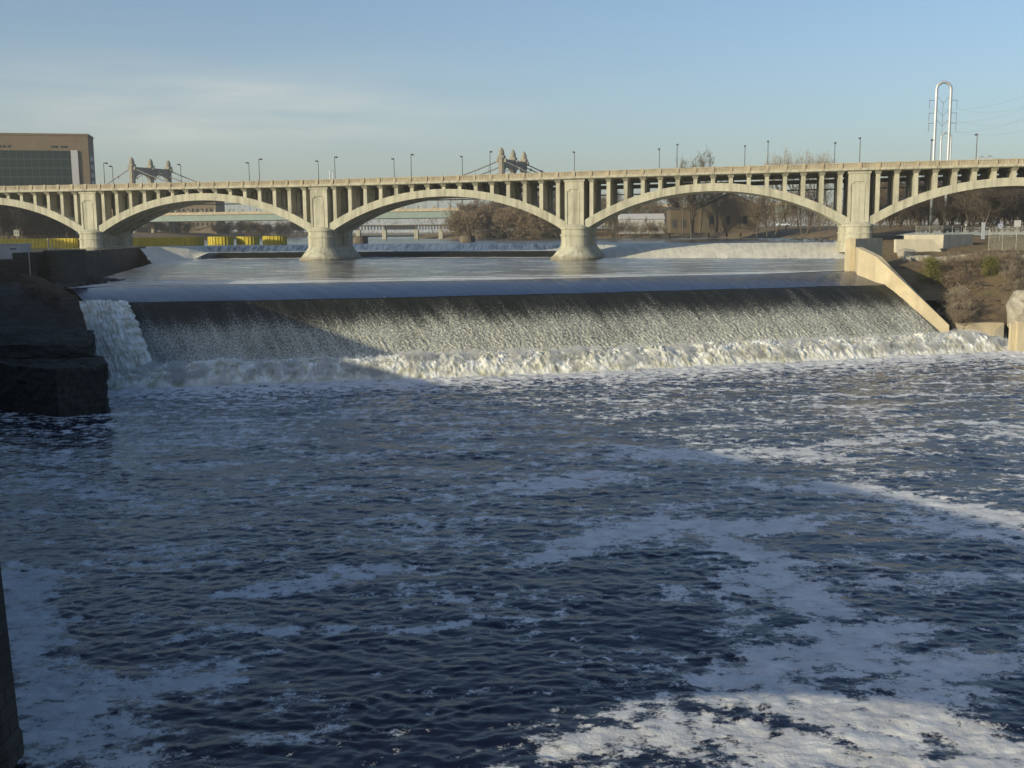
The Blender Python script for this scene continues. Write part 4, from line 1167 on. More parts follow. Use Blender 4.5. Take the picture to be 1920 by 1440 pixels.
MAT['signblue'] = mat_plain('blue_sign', (0.12, 0.16, 0.30), 0.5, 0.05)
signpost(1876, 255, 419, 1.4, 1.1, 'ring', 'small blue sign with a white ring behind the right fence')
signpost(1908, 255, 413, 1.6, 1.5, 'box', 'pale square sign behind the right fence at the photo edge')
signpost(1811, 258, 419.5, .5, .5, 'box', 'tiny white sign on the far fence, leftmost of the signs')
a = at_Y(1843, 440, 250); b_ = at_Y(1843, 418, 250)
o = thing('gate_post', 'thick grey gate post between the two wire fences', 'post', (a.x, 250, a.z - 1))
mb = MB(); mb.box(-.3, .3, -.3, .3, 0, b_.z - a.z + 1); mb.build('shaft', MAT['steel'], o)
mb = MB(); mb.box(-.36, .36, -.36, .36, b_.z - a.z + 1.002, b_.z - a.z + 1.14); mb.build('cap', MAT['steel'], o)
# pale notice board on the left bank
a = at_Y(31, 431, 400)
o = thing('sign', 'pale weathered notice board in the dark left bank under the leftmost arch', 'sign', (a.x, 400, a.z - 4.5))
mb = MB(); mb.lathe([(.1, -1), (.1, 4.4)], n=6); mb.build('pole', MAT['fence'], o)
mb = MB(); mb.box(-1.0, 1.0, -.25, -.12, 2.3, 4.5); pn = mb.build('panel', MAT['notice'] if 'notice' in MAT else MAT['lock'], o)
pn.data.materials[0] = mat_plain('weathered_board', (0.30, 0.30, 0.26), .8, .2)
mb = MB()
for zz in (4.0, 3.45, 2.9):
    mb.box(-.7, -.1, -.27, -.252, zz, zz + .25); mb.box(.1, .7, -.27, -.252, zz, zz + .25)
mb.build('writing', MAT['black'], pn)

# ------------------------------------------------------------------ big brick building on the left
Yg = 520.0
dx_ = Vector((.972, .235))
cR = at_Y(167, 300, Yg)
zr_ = at_Y(172, 254.5, Yg).z
o = thing('office_building', 'large brown brick block with a dark glass front at the far left', 'building', (cR.x, Yg, 18), math.atan2(dx_.y, dx_.x))
mpp = Yg / 2045.0 / .98   # metres per photo pixel here
Hh = zr_ - 18
def wx_(px): return (px - 167) * mpp * 1.02
def wz_(py): return (at_Y(90, py, Yg - 12).z - 18)
mb = MB(); mb.box(wx_(-420), 0, 0, 19, 0, Hh); mb.build('wall', MAT['brick'], o)
mb = MB(); mb.box(wx_(-421), .25, -.25, 19.3, Hh + .002, Hh + .9); mb.build('parapet', MAT['brick'], o)
mb = MB(); mb.box(wx_(-400), wx_(137), -.5, -.002, 2, wz_(280)); gl = mb.build('curtain_wall', MAT['glass'], o)
mb = MB()
zz = 4.0
while zz < wz_(280): mb.box(wx_(-400), wx_(137), -.58, -.502, zz, zz + .35); zz += 4.1
xx_ = wx_(-400)
while xx_ < wx_(137): mb.box(xx_, xx_ + .2, -.62, -.582, 2, wz_(280)); xx_ += 3.2
mb.build('mullions', MAT['darkmetal'], gl)
mb = MB(); mb.box(wx_(137.5), wx_(149), -.7, -.002, 2, wz_(279)); mb.build('pale_strip', MAT['paleblue'], o)
for py in (293, 309, 325, 340):
    mb = MB(); mb.box(.002, .12, 5, 14, wz_(py + 4), wz_(py - 4)); mb.build('window', MAT['paleblue'], o)
for px in (2, 9, 20, 27, 35, 106, 112, 122, 128):
    mb = MB(); mb.box(wx_(px), wx_(px + 4.2), -.12, -.002, wz_(274.5), wz_(270.5)); mb.build('window', MAT['glass'], o)

# ------------------------------------------------------------------ suspension bridge far upstream
tb = Vector((.36, .933, 0)); ta = Vector((.933, -.36, 0))
CR = at_Y(962, 300, 640.0); CR.z = 0
LM = 258.0
sus = thing('suspension_bridge', 'distant suspension bridge with two triple stone towers and a green deck', 'bridge', (CR.x, CR.y, 0), math.atan2(ta.y, ta.x))
ZDK = 32.5
ztR = at_Y(940, 279, 634).z
def tower(x0, zt):
    root = None
    tw_ = MB()
    for y0 in (-18.2, 0, 18.2):
        # clustered pillar
        for (hx, hy, z0, z1) in ((1.55, 1.0, 14, zt - 5), (1.0, 1.6, 14, zt - 5.3)):
            tw_.box(x0 - hx, x0 + hx, y0 - hy, y0 + hy, z0, z1)
    pil = tw_.build('tower', MAT['towerstone'], sus)
    for y0 in (-18.2, 0, 18.2):
        mb = MB()
        mb.box(x0 - 1.9, x0 + 1.9, y0 - 1.8, y0 + 1.8, zt - 5.9, zt - 4.6)
        mb.lathe([(1.65, zt - 4.59), (1.75, zt - 3.4), (1.5, zt - 2.0), (1.0, zt - .9), (.5, zt - .3), (.12, zt)], x0, y0, 10)
        mb.build('cap', MAT['towerstone'], pil)
        for xs1, xs2 in ((-3.0, -1.92), (1.92, 3.0)):
            mb = MB(); mb.box(x0 + xs1, x0 + xs2, y0 - .8, y0 + .8, zt - 8.4, zt - 6.2); mb.build('saddle', MAT['towerstone'], pil)
    for ya_, yb2 in ((-18.2, 0), (0, 18.2)):
        mb = MB(); rings = []
        for k in range(17):
            f_ = k / 16; y = ya_ + 1.62 + (yb2 - ya_ - 3.24) * f_
            zi = zt - 14.5 + 4.0 * math.sin(math.pi * f_) ** .6
            rings.append([(x0 - .95, y, zi), (x0 - .95, y, zt - 6.3), (x0 + .95, y, zt - 6.3), (x0 + .95, y, zi)])
        mb.loft(rings); mb.build('portal_arch', MAT['towerstone'], pil)
    return pil
tower(0, ztR); tower(-LM, ztR + 3.0)
zsad = ztR - 6.8
for y0 in (-18.2, 0, 18.2):
    pts = []
    for k in range(33):
        f_ = k / 32; x = -LM * f_
        pts.append((x, y0, zsad + 3.0 * f_ - (zsad - ZDK - 2.5) * (1 - (1 - 2 * f_) ** 2)))
    mb = MB(); mb.tube(pts, .33, 6); mb.build('main_cable', MAT['darkmetal'], sus)
    mb = MB(); mb.tube([(0, y0, zsad), (58, y0, ZDK + .5)], .33, 6); mb.build('back_stay', MAT['darkmetal'], sus)
    mb = MB(); mb.tube([(-LM, y0, zsad + 3), (-LM - 62, y0, ZDK + .5)], .33, 6); mb.build('back_stay', MAT['darkmetal'], sus)
    mb = MB()
    for k in range(1, 32):
        x, _, z = pts[k]
        if z > ZDK + 1: mb.tube([(x, y0, ZDK), (x, y0, z)], .07, 4)
    mb.build('hangers', MAT['darkmetal'], sus)
    mb = MB()
    for k in range(3, 16):
        for xq, zq in ((58 * k / 16, zsad + (ZDK - zsad) * k / 16), (-LM - 62 * k / 16, zsad + 3 + (ZDK - zsad - 3) * k / 16)):
            if k % 3 == 0: mb.box(xq - .5, xq + .5, y0 - .5, y0 + .5, zq - .7, zq + .7)
    o = mb.build('cable_bands', MAT['darkmetal'], sus); o['kind'] = 'stuff'
mb = MB(); mb.box(-LM - 210, 160, -14.5, 14.5, ZDK - 4.4, ZDK - .6); dkk = mb.build('deck_girder', MAT['green'], sus)
mb = MB(); mb.box(-LM - 210, 160, -15.2, 15.2, ZDK - .598, ZDK); mb.box(-LM - 210, 160, -15.2, -14.9, ZDK + .002, ZDK + 1.1); mb.build('deck_slab', MAT['rail'], sus)
mb = MB()
for k in range(46): mb.box(-LM - 205 + k * 10.2, -LM - 204.2 + k * 10.2, -15.35, -14.4, ZDK + 1.1, ZDK + 2.6)
mb.build('deck_posts', MAT['rail'], dkk)
for x0 in (-LM - 62, -LM - 130, 60):
    mb = MB(); mb.box(x0 - 2, x0 + 2, -13, -9, 14, ZDK - 4.41); mb.build('pier', MAT['conc'], sus)
    mb = MB(); mb.box(x0 - 2, x0 + 2, 9, 13, 14, ZDK - 4.41); mb.build('pier', MAT['conc'], sus)

# ------------------------------------------------------------------ railway girder bridge
Yr_ = 600.0
ax = at_Y(640, 428, Yr_); bx_ = at_Y(870, 428, Yr_)
zt3 = at_Y(760, 421.5, Yr_).z
rb = thing('girder_bridge', 'low railway girder bridge with pale ribbed spans on short piers in the far channel', 'bridge', (ax.x, Yr_, 0))
Ln = bx_.x - ax.x
pier_px = [671, 720, 780, 826]
xs_ = [at_Y(p, 430, Yr_).x - ax.x for p in pier_px]
for k, (x0, x1) in enumerate(zip([xs_[0] - 18] + xs_, xs_ + [Ln + 10])):
    mb = MB(); mb.box(x0 + .15, x1 - .15, 0, .5, zt3 - 2.6, zt3 - .5); mb.build('girder', MAT['steel'] if k in (1, 3, 4) else MAT['darkmetal'], rb)
    gd = rb.children[-1]
    mb = MB(); n_ = int((x1 - x0) / 1.6)
    for j in range(n_ + 1):
        x = x0 + .2 + (x1 - x0 - .5) * j / n_; mb.box(x, x + .35, -.35, -.002, zt3 - 2.6, zt3 - .5)
    mb.build('stiffeners', MAT['darkmetal'], gd)
mb = MB(); mb.box(xs_[0] - 18, Ln + 10, -.6, 4.5, zt3 - .498, zt3); mb.build('track_deck', MAT['rust'], rb)
for x in xs_:
    mb = MB(); mb.prism([(x - 1.1, -1), (x + 1.1, -1), (x + 1.1, 5), (x - 1.1, 5)], 13, zt3 - 2.61); mb.build('pier', MAT['conc'], rb)

# ------------------------------------------------------------------ silver pylons
def pylon(name, px0, px1, ytop, Y_, rad, zbase, label, arms=False, grp='silver loop pylons'):
    a = at_Y(px0, ytop + 20, Y_); b_ = at_Y(px1, ytop + 20, Y_); zt = at_Y((px0 + px1) / 2, ytop, Y_).z
    hw = (b_.x - a.x) / 2
    o = thing(name, label, 'pylon', ((a.x + b_.x) / 2, Y_, zbase), 0, grp)
    pts = [(-hw, 0, 0), (-hw, 0, (zt - zbase - hw) * .5), (-hw, 0, zt - zbase - hw)]
    for k in range(1, 16):
        an = math.pi - math.pi * k / 16; pts.append((hw * math.cos(an), 0, zt - zbase - hw + hw * math.sin(an)))
    pts += [(hw, 0, zt - zbase - hw), (hw, 0, (zt - zbase - hw) * .5), (hw, 0, 0)]
    mb = MB(); mb.tube(pts, rad, 10); mb.build('tube_loop', MAT['steel'], o, smooth=True)
    if arms:
        for yy in (188, 212, 231):
            z = at_Y(1770, yy, Y_).z - zbase
            for s_ in (-1, 1):
                mb = MB(); mb.tube([(s_ * hw, 0, z), (s_ * (hw + 2.1), 0, z)], .07, 5); ar = mb.build('cross_arm', MAT['darkmetal'], o)
                mb = MB(); mb.tube([(s_ * (hw + 2.0), 0, z), (s_ * (hw + 2.0), 0, z - 2.5)], .06, 5); mb.build('insulator', MAT['darkmetal'], ar)
                mb = MB(); mb.tube([(s_ * hw, 0, z + 1.5), (s_ * .1, 0, z - .8)], .045, 5); mb.build('brace', MAT['darkmetal'], ar)
        mb = MB(); mb.tube([(0, 0, at_Y(1770, 190, Y_).z - zbase), (0, 0, at_Y(1770, 262, Y_).z - zbase)], .05, 5); mb.build('centre_line', MAT['darkmetal'], o)
    return o
pyl = pylon('pylon', 1756, 1783, 154, 340, .45, 18, 'tallest silver tubular loop pylon rising behind the bridge at right', True)
pylon('pylon', 1764.5, 1783, 249, 520, .38, 18, 'smaller silver loop pylon seen between the legs of the tallest one')
pylon('pylon', 1832, 1846, 293, 820, .55, 18, 'tiny silver loop pylon, left one of two just above the railing at right')
pylon('pylon', 1847, 1860, 292, 830, .55, 18, 'tiny silver loop pylon, right one of two just above the railing at right')
pylon('pylon', 619, 625, 319.5, 960, .45, 18, 'tiny silver loop pylon above the second bridge pier')
for k, (yy, s_) in enumerate(((188, 1), (212, 1), (231, 1), (188, -1), (212, -1), (231, -1))):
    a = at_Y(1770 + s_ * 23, yy, 340); a.z -= 2.4
    b_ = at_Y(2060, yy - 62 + 14 * s_, 255)
    pts = []
    for j in range(25):
        f_ = j / 24; p = a.lerp(b_, f_); p.z -= 4.0 * 4 * f_ * (1 - f_); pts.append(p)
    mb = MB(); mb.tube([p - a for p in pts], .012, 4)
    o = mb.build('power_line', MAT['darkmetal'], loc=a); tag(o, 'thin power line sagging from the tallest pylon to the right', 'power line', 'power lines at the tallest pylon')

# ------------------------------------------------------------------ trees
def bare_tree(seed, h, spread=0.45, stems=1, twig_w=0.045, depth=5, low=0.28, dens=1.0):
    g = random.Random(seed); wood = MB(); tw_ = MB()
    def perp(d):
        a = Vector((g.gauss(0, 1), g.gauss(0, 1), g.gauss(0, 1))); a = a - d * a.dot(d); return a.normalized()
    def twig(p, d, l, w):
        q = p + d * l * .55 + perp(d) * l * .08; e = q + (d + perp(d) * .35).normalized() * l * .45
        s_ = perp(d) * w
        tw_.add([p - s_, p + s_, q + s_ * .6, q - s_ * .6, e], [(0, 1, 2, 3), (3, 2, 4)])
    def branch(p, d, l, r, lev):
        n_ = 4 if lev < 2 else 3
        pts = [p]; dd = d.copy()
        for k in range(n_):
            dd = (dd + perp(dd) * .16 + Vector((0, 0, .06))).normalized()
            pts.append(pts[-1] + dd * (l / n_))
        rr_ = [r * (1 - .62 * k / n_) for k in range(n_ + 1)]
        if lev <= 2: wood.tube(pts, rr_, 5 if lev < 2 else 3)
        else:
            for k in range(n_):
                s_ = perp(dd) * max(rr_[k], twig_w * .7)
                tw_.add([pts[k] - s_, pts[k] + s_, pts[k+1] + s_ * .8, pts[k+1] - s_ * .8], [(0, 1, 2, 3)])
        nb = int({0: 9, 1: 6, 2: 5, 3: 4}.get(lev, 3) * dens + .5)
        for k in range(nb):
            f_ = g.uniform(low if lev == 0 else .2, 1.0)
            i_ = min(n_ - 1, int(f_ * n_)); ff = f_ * n_ - i_
            q = pts[i_].lerp(pts[i_ + 1], ff)
            ax_ = perp(dd); ang = g.uniform(.45, .95) * (1 if lev else spread / .45)
            nd = (dd * math.cos(ang) + ax_ * math.sin(ang) + Vector((0, 0, .12))).normalized()
            ln_ = l * g.uniform(.45, .68) * (1.15 - .5 * f_ if lev == 0 else 1)
            if lev + 1 >= depth: twig(q, nd, ln_, twig_w)
            else: branch(q, nd, ln_, rr_[i_] * .55, lev + 1)
        if lev + 1 < depth and lev > 0: twig(pts[-1], dd, l * .4, twig_w)
    for s_ in range(stems):
        d = Vector((g.gauss(0, .10 if stems == 1 else .30), g.gauss(0, .10 if stems == 1 else .30), 1)).normalized()
        p = Vector((g.gauss(0, .8), g.gauss(0, .8), 0)) if stems > 1 else Vector((0, 0, -.5))
        hh = h * (.72 if stems == 1 else g.uniform(.5, .75))
        branch(p, d, hh, h * (.018 if stems == 1 else .009), 0)
    return wood, tw_
TREEV = {}
def tree_proto(key, seed, h, twigmat, **kw):
    w, t_ = bare_tree(seed, h, **kw)
    me = []
    for mb_, nm, mt in ((w, 'trunk', MAT['bark']), (t_, 'crown', MAT[twigmat])):
        m_ = bpy.data.meshes.new(nm); m_.from_pydata([tuple(v) for v in mb_.v], [], mb_.f); m_.update(); m_.materials.append(mt); me.append(m_)
    TREEV[key] = (h, me)
tree_proto('a', 1, 20, 'twig', spread=.5, dens=1.0)
tree_proto('b', 2, 20, 'twig', spread=.42, dens=1.1)
tree_proto('c', 3, 20, 'twigpale', spread=.40, dens=.85, twig_w=.03)
tree_proto('g', 12, 20, 'twig', spread=.42, dens=.8, twig_w=.03)
tree_proto('d', 4, 20, 'twigdark', spread=.5, dens=1.15, low=.15)
tree_proto('e', 5, 20, 'twigdark', spread=.45, dens=1.15, low=.15)
tree_proto('t1', 6, 20, 'twigbrown', spread=.5, stems=5, dens=1.0, low=.05, twig_w=.06)
tree_proto('t2', 7, 20, 'twigbrown', spread=.5, stems=6, dens=.95, low=.05, twig_w=.06)
tree_proto('s1', 8, 5, 'twig', spread=.55, stems=7, dens=.8, low=.05, twig_w=.016, depth=4)
tree_proto('s2', 9, 5, 'twigpale', spread=.55, stems=7, dens=.8, low=.05, twig_w=.016, depth=4)
tree_proto('s3', 10, 5, 'twigbrown', spread=.55, stems=8, dens=.85, low=.05, twig_w=.018, depth=4)
def tree(key, x, y, z, h, label, group, name='bare_tree', cat='tree', rz=None, lean=(0, 0), wide=1.0):
    h0, me = TREEV[key]
    o = bpy.data.objects.new(name, None); COL.objects.link(o); o.empty_display_size = .3
    o.location = (x, y, z); k = h / h0
    o.rotation_euler = (lean[0], lean[1], random.uniform(0, 6.28) if rz is None else rz)
    o.scale = (k * wide, k * wide, k)
    tag(o, label, cat, group)
    for m_ in me:
        c_ = bpy.data.objects.new(m_.name.split('.')[0], m_); COL.objects.link(c_); c_.parent = o
    return o
def gz(px, Y_): return 17.5
rt = random.Random(5)
# brown thicket on the island, between the second and third piers
for px, Y_, yt in ((862, 556, 392), (880, 560, 378), (900, 548, 374), (915, 560, 380), (935, 552, 374), (955, 545, 370), (975, 540, 366), (992, 548, 366), (1010, 535, 364), (1030, 540, 362), (1048, 530, 368)):
    p = at_Y(px, yt, Y_); tree(rt.choice(['t1', 't2']), p.x, Y_, 16.6, p.z - 16.6, 'bushy brown bare tree of the riverside thicket just left of the third pier', 'thicket trees on the island', wide=1.15)
for px, Y_, yt in ((890, 575, 380), (925, 580, 372), (970, 570, 362), (1005, 560, 360), (945, 566, 366), (1040, 560, 358)):
    p = at_Y(px, yt, Y_); tree('d', p.x, Y_, 17.5, p.z - 17.5, 'bushy brown bare tree of the riverside thicket just left of the third pier', 'thicket trees on the island')
# bank trees seen under the large right arch
for px, Y_, yt, k in ((1082, 505, 372, 'a'), (1102, 500, 360, 'b'), (1120, 500, 362, 'a'), (1138, 495, 358, 'b'), (1148, 488, 376, 'a'), (1165, 500, 370, 'b'), (1186, 480, 372, 'a'), (1203, 470, 376, 'b'), (1222, 480, 366, 'b'), (1236, 462, 380, 'a'), (1256, 470, 352, 'e'), (1298, 420, 330, 'e'), (1330, 440, 345, 'd'), (1365, 452, 340, 'e'), (1390, 450, 352, 'a'), (1420, 420, 362, 'b'), (1440, 430, 368, 'a')):
    p = at_Y(px, yt, Y_); tree(k, p.x, Y_, 17.2, p.z - 17.2, 'bare riverbank tree seen under the large right arch', 'bank trees under the right arch', wide=.85)
for px, Y_, yt, k in ((1335, 380, 290, 'g'), (1352, 385, 280, 'g'), (1316, 388, 294, 'g')):
    p = at_Y(px, yt, Y_); tree(k, p.x, Y_ + 40, 19, (p.z - 19) * 1.1, 'grey-brown bare treetop showing above the railing left of the pale treetops', 'grey treetops over the railing', wide=.6)
for px, yt in ((1455, 288), (1478, 284), (1502, 272), (1524, 280), (1542, 275), (1560, 282)):
    p = at_Y(px, yt, 430); tree('c', p.x, 430, 20, p.z - 20, 'pale bare treetop showing above the railing left of the rightmost pier', 'pale treetops over the railing', wide=.55)
for px, Y_, yt, ln in ((1456, 352, 350, .22), (1505, 345, 352, -.30), (1516, 350, 345, .05)):
    p = at_Y(px, yt, Y_)
    lab = {1456: 'thick leaning bare trunk on the grassy bank, leftmost by the rightmost pier', 1505: 'slim bare tree leaning left on the grassy bank beside an upright one', 1516: 'upright bare tree on the grassy bank close left of the rightmost pier'}[px]
    tree('a', p.x, Y_, 18.2, p.z - 18.2, lab, 'trees on the grassy bank', lean=(0, ln), rz=0)
# dark trees right of the rightmost pier
for k in range(68):
    px = 1655 + (k % 17) * 19 + rt.uniform(-6, 6); Y_ = rt.uniform(315, 350) + 30 * (k // 17); yt = rt.uniform(338, 372) - 5 * (k // 17)
    p = at_Y(px, yt, Y_); tree(rt.choice(['d', 'e', 'a']), p.x, Y_, 18.5, p.z - 18.5, 'dark bare tree in the park behind the rightmost arch', 'park trees behind the rightmost arch', wide=1.1)
# left bank trees, the bank's shade put into their dark twig colour
for k in range(40):
    px = -60 + (k % 20) * 12 + rt.uniform(-5, 5); Y_ = rt.uniform(440, 470) + (40 if k >= 20 else 0); yt = rt.uniform(368, 398)
    p = at_Y(px, yt, Y_); tree(rt.choice(['d', 'e']), p.x, Y_, 18, p.z - 18, 'dark bare tree on the shaded left bank under the leftmost arch', 'trees on the left bank', wide=1.2)
for k in range(36):
    px = 240 + (k % 18) * 19 + rt.uniform(-6, 6); Y_ = rt.uniform(760, 900); yt = rt.uniform(408, 420) if px < 480 else rt.uniform(414, 424)
    p = at_Y(px, yt, Y_); tree(rt.choice(['d', 'e', 't1']), p.x, Y_, 17.5, max(5, p.z - 17.5), 'small dark tree on the far bank seen below the green deck', 'far bank trees below the green deck', wide=1.5)
# distant woods closing the horizon, one mass
vs = []; fs = []
mb = MB()
for k in range(520):
    px = rt.uniform(-300, 2300); Y_ = rt.uniform(960, 1250)
    hh = rt.uniform(14, 25) * (1.2 if px > 900 else 1)
    if 700 < px < 860: hh *= 1.35
    p = at_Y(px, 430, Y_); r_ = rt.uniform(4, 8)
    for j in range(95):
        a1 = rt.uniform(0, 6.28); rr1 = r_ * math.sqrt(rt.random()); zz = hh * rt.random() ** .75
        rr1 *= (1 - .75 * (zz / hh) ** 2)
        c_ = Vector((p.x + rr1 * math.cos(a1), Y_ + rr1 * math.sin(a1), 17.5 + zz))
        d1 = Vector((rt.gauss(0, .5), rt.gauss(0, .5), 1.0)).normalized() * rt.uniform(1.2, 2.6); s1 = Vector((rt.uniform(-1, 1), rt.uniform(-1, 1), 0)).normalized() * rt.uniform(.12, .3)
        mb.add([c_ - s1, c_ + s1, c_ + d1], [(0, 1, 2)])
for k in range(170):
    px = rt.uniform(1090, 2080); Y_ = rt.uniform(500, 640); hh = rt.uniform(8, 14); r_ = rt.uniform(3.5, 6)
    p = at_Y(px, 430, Y_)
    for j in range(150):
        a1 = rt.uniform(0, 6.28); rr1 = r_ * math.sqrt(rt.random()); zz = hh * rt.random() ** .8
        rr1 *= (1 - .6 * (zz / hh) ** 2)
        c_ = Vector((p.x + rr1 * math.cos(a1), Y_ + rr1 * math.sin(a1), 20.0 + zz))
        d1 = Vector((rt.gauss(0, .5), rt.gauss(0, .5), 1.0)).normalized() * rt.uniform(1.0, 2.2); s1 = Vector((rt.uniform(-1, 1), rt.uniform(-1, 1), 0)).normalized() * rt.uniform(.06, .2)
        mb.add([c_ - s1, c_ + s1, c_ + d1], [(0, 1, 2)])
tag(mb.build('distant_woods', MAT['twig']), 'distant bare woods along the horizon far upstream', 'woods', kind='stuff')

# shrubs on the right bank slope
def leaf_shrub(px, Y_, yb, w, h, seed, label):
    base = at_Y(px, yb, Y_); g = random.Random(seed)
    o = thing('shrub', label, 'shrub', (base.x, Y_, base.z))
    w_, t_ = bare_tree(seed, h * .9, stems=5, spread=.5, low=.1, dens=.6, depth=3, twig_w=.02)
    w_.build('stems', MAT['bark'], o)
    mb = MB()
    clumps = [(g.uniform(-.7, .7) * w, g.uniform(-.5, .5) * w, h * g.uniform(.15, .95), g.uniform(.25, .5)) for _ in range(40)]
    for cx, cy, cz, cr in clumps:
        sh = 1 - .55 * (cz / h)
        for j in range(190):
            d1 = Vector((g.gauss(0, 1), g.gauss(0, 1), g.gauss(0, 1))).normalized() * cr * w * g.random() ** .4
            c_ = Vector((cx * sh, cy * sh, cz)) + d1
            q1 = Vector((g.gauss(0, 1), g.gauss(0, 1), g.gauss(0, 1))).normalized(); q2 = q1.cross(Vector((g.gauss(0, 1), g.gauss(0, 1), g.gauss(0, 1)))).normalized()
            s1 = g.uniform(.06, .13)
            mb.add([c_ - q1 * s1, c_ + q2 * s1 * .6, c_ + q1 * s1, c_ - q2 * s1 * .6], [(0, 1, 2, 3)])
    mb.build('foliage', MAT['leafgreen'], o)
leaf_shrub(1745, 206, 552, 3.1, 6.6, 51, 'green-yellow leafy shrub in front of the shaded hollow, left of the two')
leaf_shrub(1853, 210, 540, 2.6, 5.9, 52, 'green-yellow leafy shrub by the ledge, right of the two')
for k in range(170):
    px = rt.uniform(1725, 1930); f_ = rt.random()
    Y_ = 186 + f_ * 32
    zg_ = float(bank_z(np.array([0.0]), np.array([Y_]))[0])
    x = (px - 960) / 2045 * Y_
    if Y_ < 212 and (abs(px - 1745) < 42 or abs(px - 1853) < 36): continue
    if px < 1790 + (1 - f_) * 12 - f_ * 60: continue
    tree(rt.choice(['s1', 's2', 's2', 's3']), x, Y_, zg_ - .2, rt.uniform(2.4, 4.6), 'leafless brown bush on the steep right bank below the ledge', 'bushes on the right bank slope', 'bush', 'bush', wide=1.1)
for k in range(16):
    p = at_Y(rt.uniform(1105, 1250), 446, rt.uniform(475, 500))
    tree(rt.choice(['s1', 's3']), p.x, p.y, 16.7, rt.uniform(2.5, 4.5), 'low brush along the waterline under the large right arch', 'waterline brush', 'bush', 'bush', wide=1.4)
for k in range(9):
    p = at_Y(1160 + k * 11, 446, 440)
    tree(rt.choice(['s1', 's2']), p.x, p.y, 17.5, rt.uniform(5, 8), 'low brush along the waterline under the large right arch', 'waterline brush', 'bush', 'bush', wide=.8)
# driftwood beside the rightmost pier
mb = MB(); g = random.Random(3)
c_ = at_Y(1522, 447, 300)
for k in range(26):
    a1 = Vector((g.uniform(-7, 7), g.uniform(-1.5, 1.5), g.uniform(0, .8))); d1 = Vector((g.uniform(-3, 3), g.uniform(-1, 1), g.uniform(-.2, .9)))
    mb.tube([a1, a1 + d1 * .5 + Vector((0, 0, .15)), a1 + d1], [.16, .12, .05], 5)
o = mb.build('driftwood', MAT['drift'], loc=(c_.x, 300, Z_UP - .1)); tag(o, 'tangled pile of pale driftwood caught on the dam left of the rightmost pier', 'driftwood', kind='stuff')

# ------------------------------------------------------------------ stone house, white shed, parked car
Yh = 430.0
def hx(px): return at_Y(px, 420, Yh).x
zb_ = 18.5
z_eave = at_Y(1360, 387, Yh).z; z_ap = at_Y(1358, 362, Yh).z
o = thing('stone_house', 'dark gabled stone mill house behind bare trees under the large right arch', 'house', (hx(1312), Yh, zb_))
w_ = hx(1424) - hx(1312); D_ = 16
mb = MB(); mb.add([(0,0,0),(w_,0,0),(w_,0,z_eave-zb_),(w_/2,0,z_ap-zb_),(0,0,z_eave-zb_),(0,D_,0),(w_,D_,0),(w_,D_,z_eave-zb_),(w_/2,D_,z_ap-zb_),(0,D_,z_eave-zb_)],
     [(0,1,2,3,4),(9,8,7,6,5),(1,6,7,2),(5,0,4,9),(0,5,6,1)]); mb.build('wall', MAT['housestone'], o)
mb = MB()
for s_, (xa2, xb2) in ((-1, (-.6, w_ / 2)), (1, (w_ / 2, w_ + .6))):
    za, zb2 = (z_eave - zb_ - .3, z_ap - zb_ + .1) if s_ < 0 else (z_ap - zb_ + .1, z_eave - zb_ - .3)
    mb.add([(xa2,-.6,za),(xb2,-.6,zb2),(xb2,D_+.6,zb2),(xa2,D_+.6,za),(xa2,-.6,za+.35),(xb2,-.6,zb2+.35),(xb2,D_+.6,zb2+.35),(xa2,D_+.6,za+.35)], [(0,1,5,4),(1,2,6,5),(2,3,7,6),(3,0,4,7),(4,5,6,7),(3,2,1,0)])
rf = mb.build('roof', MAT['roof'], o)
for x in (w_ * .42, w_ * .6):
    mb = MB(); mb.box(x, x + .9, 4, 5, z_ap - zb_ - 1.5, z_ap - zb_ + 1.6); mb.build('chimney', MAT['paleconc'], rf)
for x in (w_ * .16, w_ * .44, w_ * .72):
    mb = MB(); mb.box(x, x + 1.5, -.12, -.002, 3.2, 6.4); mb.build('window', MAT['glass'], o)
xw = hx(1258) - hx(1312)
mb = MB(); mb.box(xw, -.01, 1.5, 12, 0, at_Y(1280, 392, Yh).z - zb_); mb.build('wing', MAT['wall2'] if 'wall2' in MAT else MAT['housestone'], o)
mb = MB(); mb.box(xw - .4, -.012, 1.1, 12.4, at_Y(1280, 392, Yh).z - zb_ + .002, at_Y(1280, 392, Yh).z - zb_ + .6); mb.build('roof', MAT['roof'], o)
for px in (1262, 1279, 1294):
    mb = MB(); x = hx(px) - hx(1312); mb.box(x, x + 1.7, 1.38, 1.498, 2.0, 5.2); mb.build('window', MAT['black'], o)
Yw = 455.0
a = at_Y(1163, 425, Yw); b_ = at_Y(1246, 400, Yw)
o = thing('white_shed', 'long white shed behind bare trees left of the stone house', 'shed', (a.x, Yw, 18.3))
h_ = b_.z - 18.3; w_ = b_.x - a.x
mb = MB(); mb.box(0, w_, 0, 8, 0, h_ * .72); mb.build('wall', MAT['white'], o)
mb = MB(); mb.add([(-.3,-.4,h_*.72+.002),(w_+.3,-.4,h_*.72+.002),(w_+.3,8.4,h_*.72+.002),(-.3,8.4,h_*.72+.002),(-.3,4,h_),(w_+.3,4,h_)], [(0,1,5,4),(1,2,5),(2,3,4,5),(3,0,4),(3,2,1,0)]); mb.build('roof', MAT['white'], o)
mb = MB(); mb.box(w_ * .62, w_ * .7, -.06, -.002, .3, h_ * .5); mb.build('door', MAT['fence'], o)
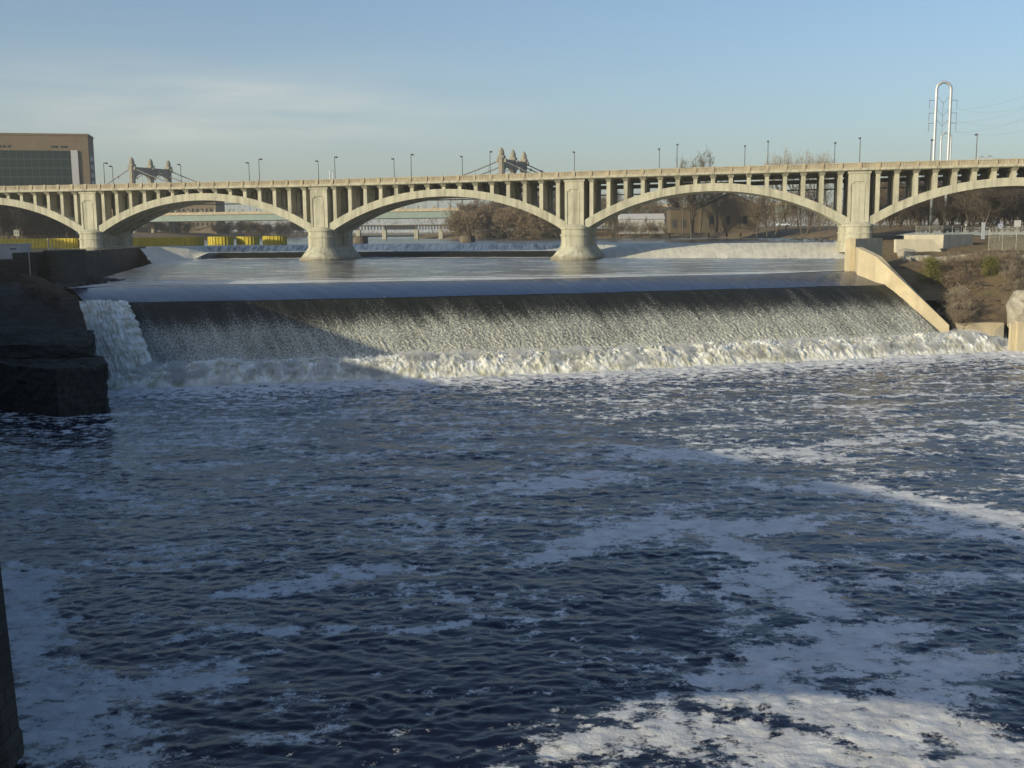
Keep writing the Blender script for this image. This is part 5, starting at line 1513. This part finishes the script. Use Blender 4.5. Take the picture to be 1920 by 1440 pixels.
# parked car on the bank road
c_ = at_Y(1468, 414, 385)
o = thing('parked_car', 'pale blue-white parked car on the bank behind the leaning trunk', 'car', (c_.x, 385, 20.6))
prof = [(-2.2,.35),(2.2,.35),(2.25,.75),(1.4,.9),(.8,1.42),(-1.1,1.45),(-1.8,.98),(-2.25,.9)]
mb = MB(); mb.loft([[(x, y, z) for x, z in prof] for y in (-.85, .85)]); mb.build('body', MAT['car'], o)
mb = MB(); gp = [(-1.62,.98),(1.2,.95),(.74,1.36),(-1.05,1.38)]; mb.loft([[(x, y, z) for x, z in gp] for y in (-.87, .87)]); mb.build('windows', MAT['glass'], o)
for x in (-1.4, 1.4):
    for y in (-.8, .8):
        mb = MB(); rings = [[(x + r * math.cos(2*math.pi*j/16), y + s_ , .33 + r * math.sin(2*math.pi*j/16)) for j in range(16)] for r, s_ in ((.33, -.1), (.33, .1))]
        mb.loft(rings); mb.build('wheel', MAT['black'], o)
mb = MB(); g = [(-40, 382), (40, 378), (40, 392), (-40, 396)]
# far brown block seen over the green deck
Yk = 800.0
a = at_Y(322, 400, Yk); b_ = at_Y(404, 374.5, Yk)
o = thing('warehouse', 'distant brown brick warehouse above the green deck left of the second pier', 'building', (a.x, Yk, 18))
mb = MB(); mb.box(0, b_.x - a.x, 0, 25, 0, b_.z - 18); mb.build('wall', MAT['brick'], o)
mb = MB(); mb.box(-.3, (b_.x - a.x) * .72, -.3, 25.3, b_.z - 17.998, b_.z - 16.6); mb.build('roof', MAT['brick'], o)
for k in range(9):
    for zz in (8, 13, 18):
        if zz + 2 < b_.z - 18:
            mb = MB(); x = 1.2 + k * (b_.x - a.x - 2) / 9; mb.box(x, x + 1.5, -.1, -.002, zz, zz + 2.2); mb.build('window', MAT['glass'], o)

# ------------------------------------------------------------------ thin haze in the air
m = bpy.data.materials.new('thin_haze'); m.use_nodes = True
m.node_tree.nodes.clear()
pv = N(m.node_tree, 'ShaderNodeVolumePrincipled'); pv.inputs['Density'].default_value = 0.00016
pv.inputs['Color'].default_value = (0.95, 0.95, 0.92, 1); pv.inputs['Anisotropy'].default_value = 0.2
mo = N(m.node_tree, 'ShaderNodeOutputMaterial'); m.node_tree.links.new(pv.outputs[0], mo.inputs['Volume'])
mb = MB(); mb.box(-9100, 9100, -3100, 11100, -3.6, 78)
tag(mb.build('haze', m), kind='stuff')
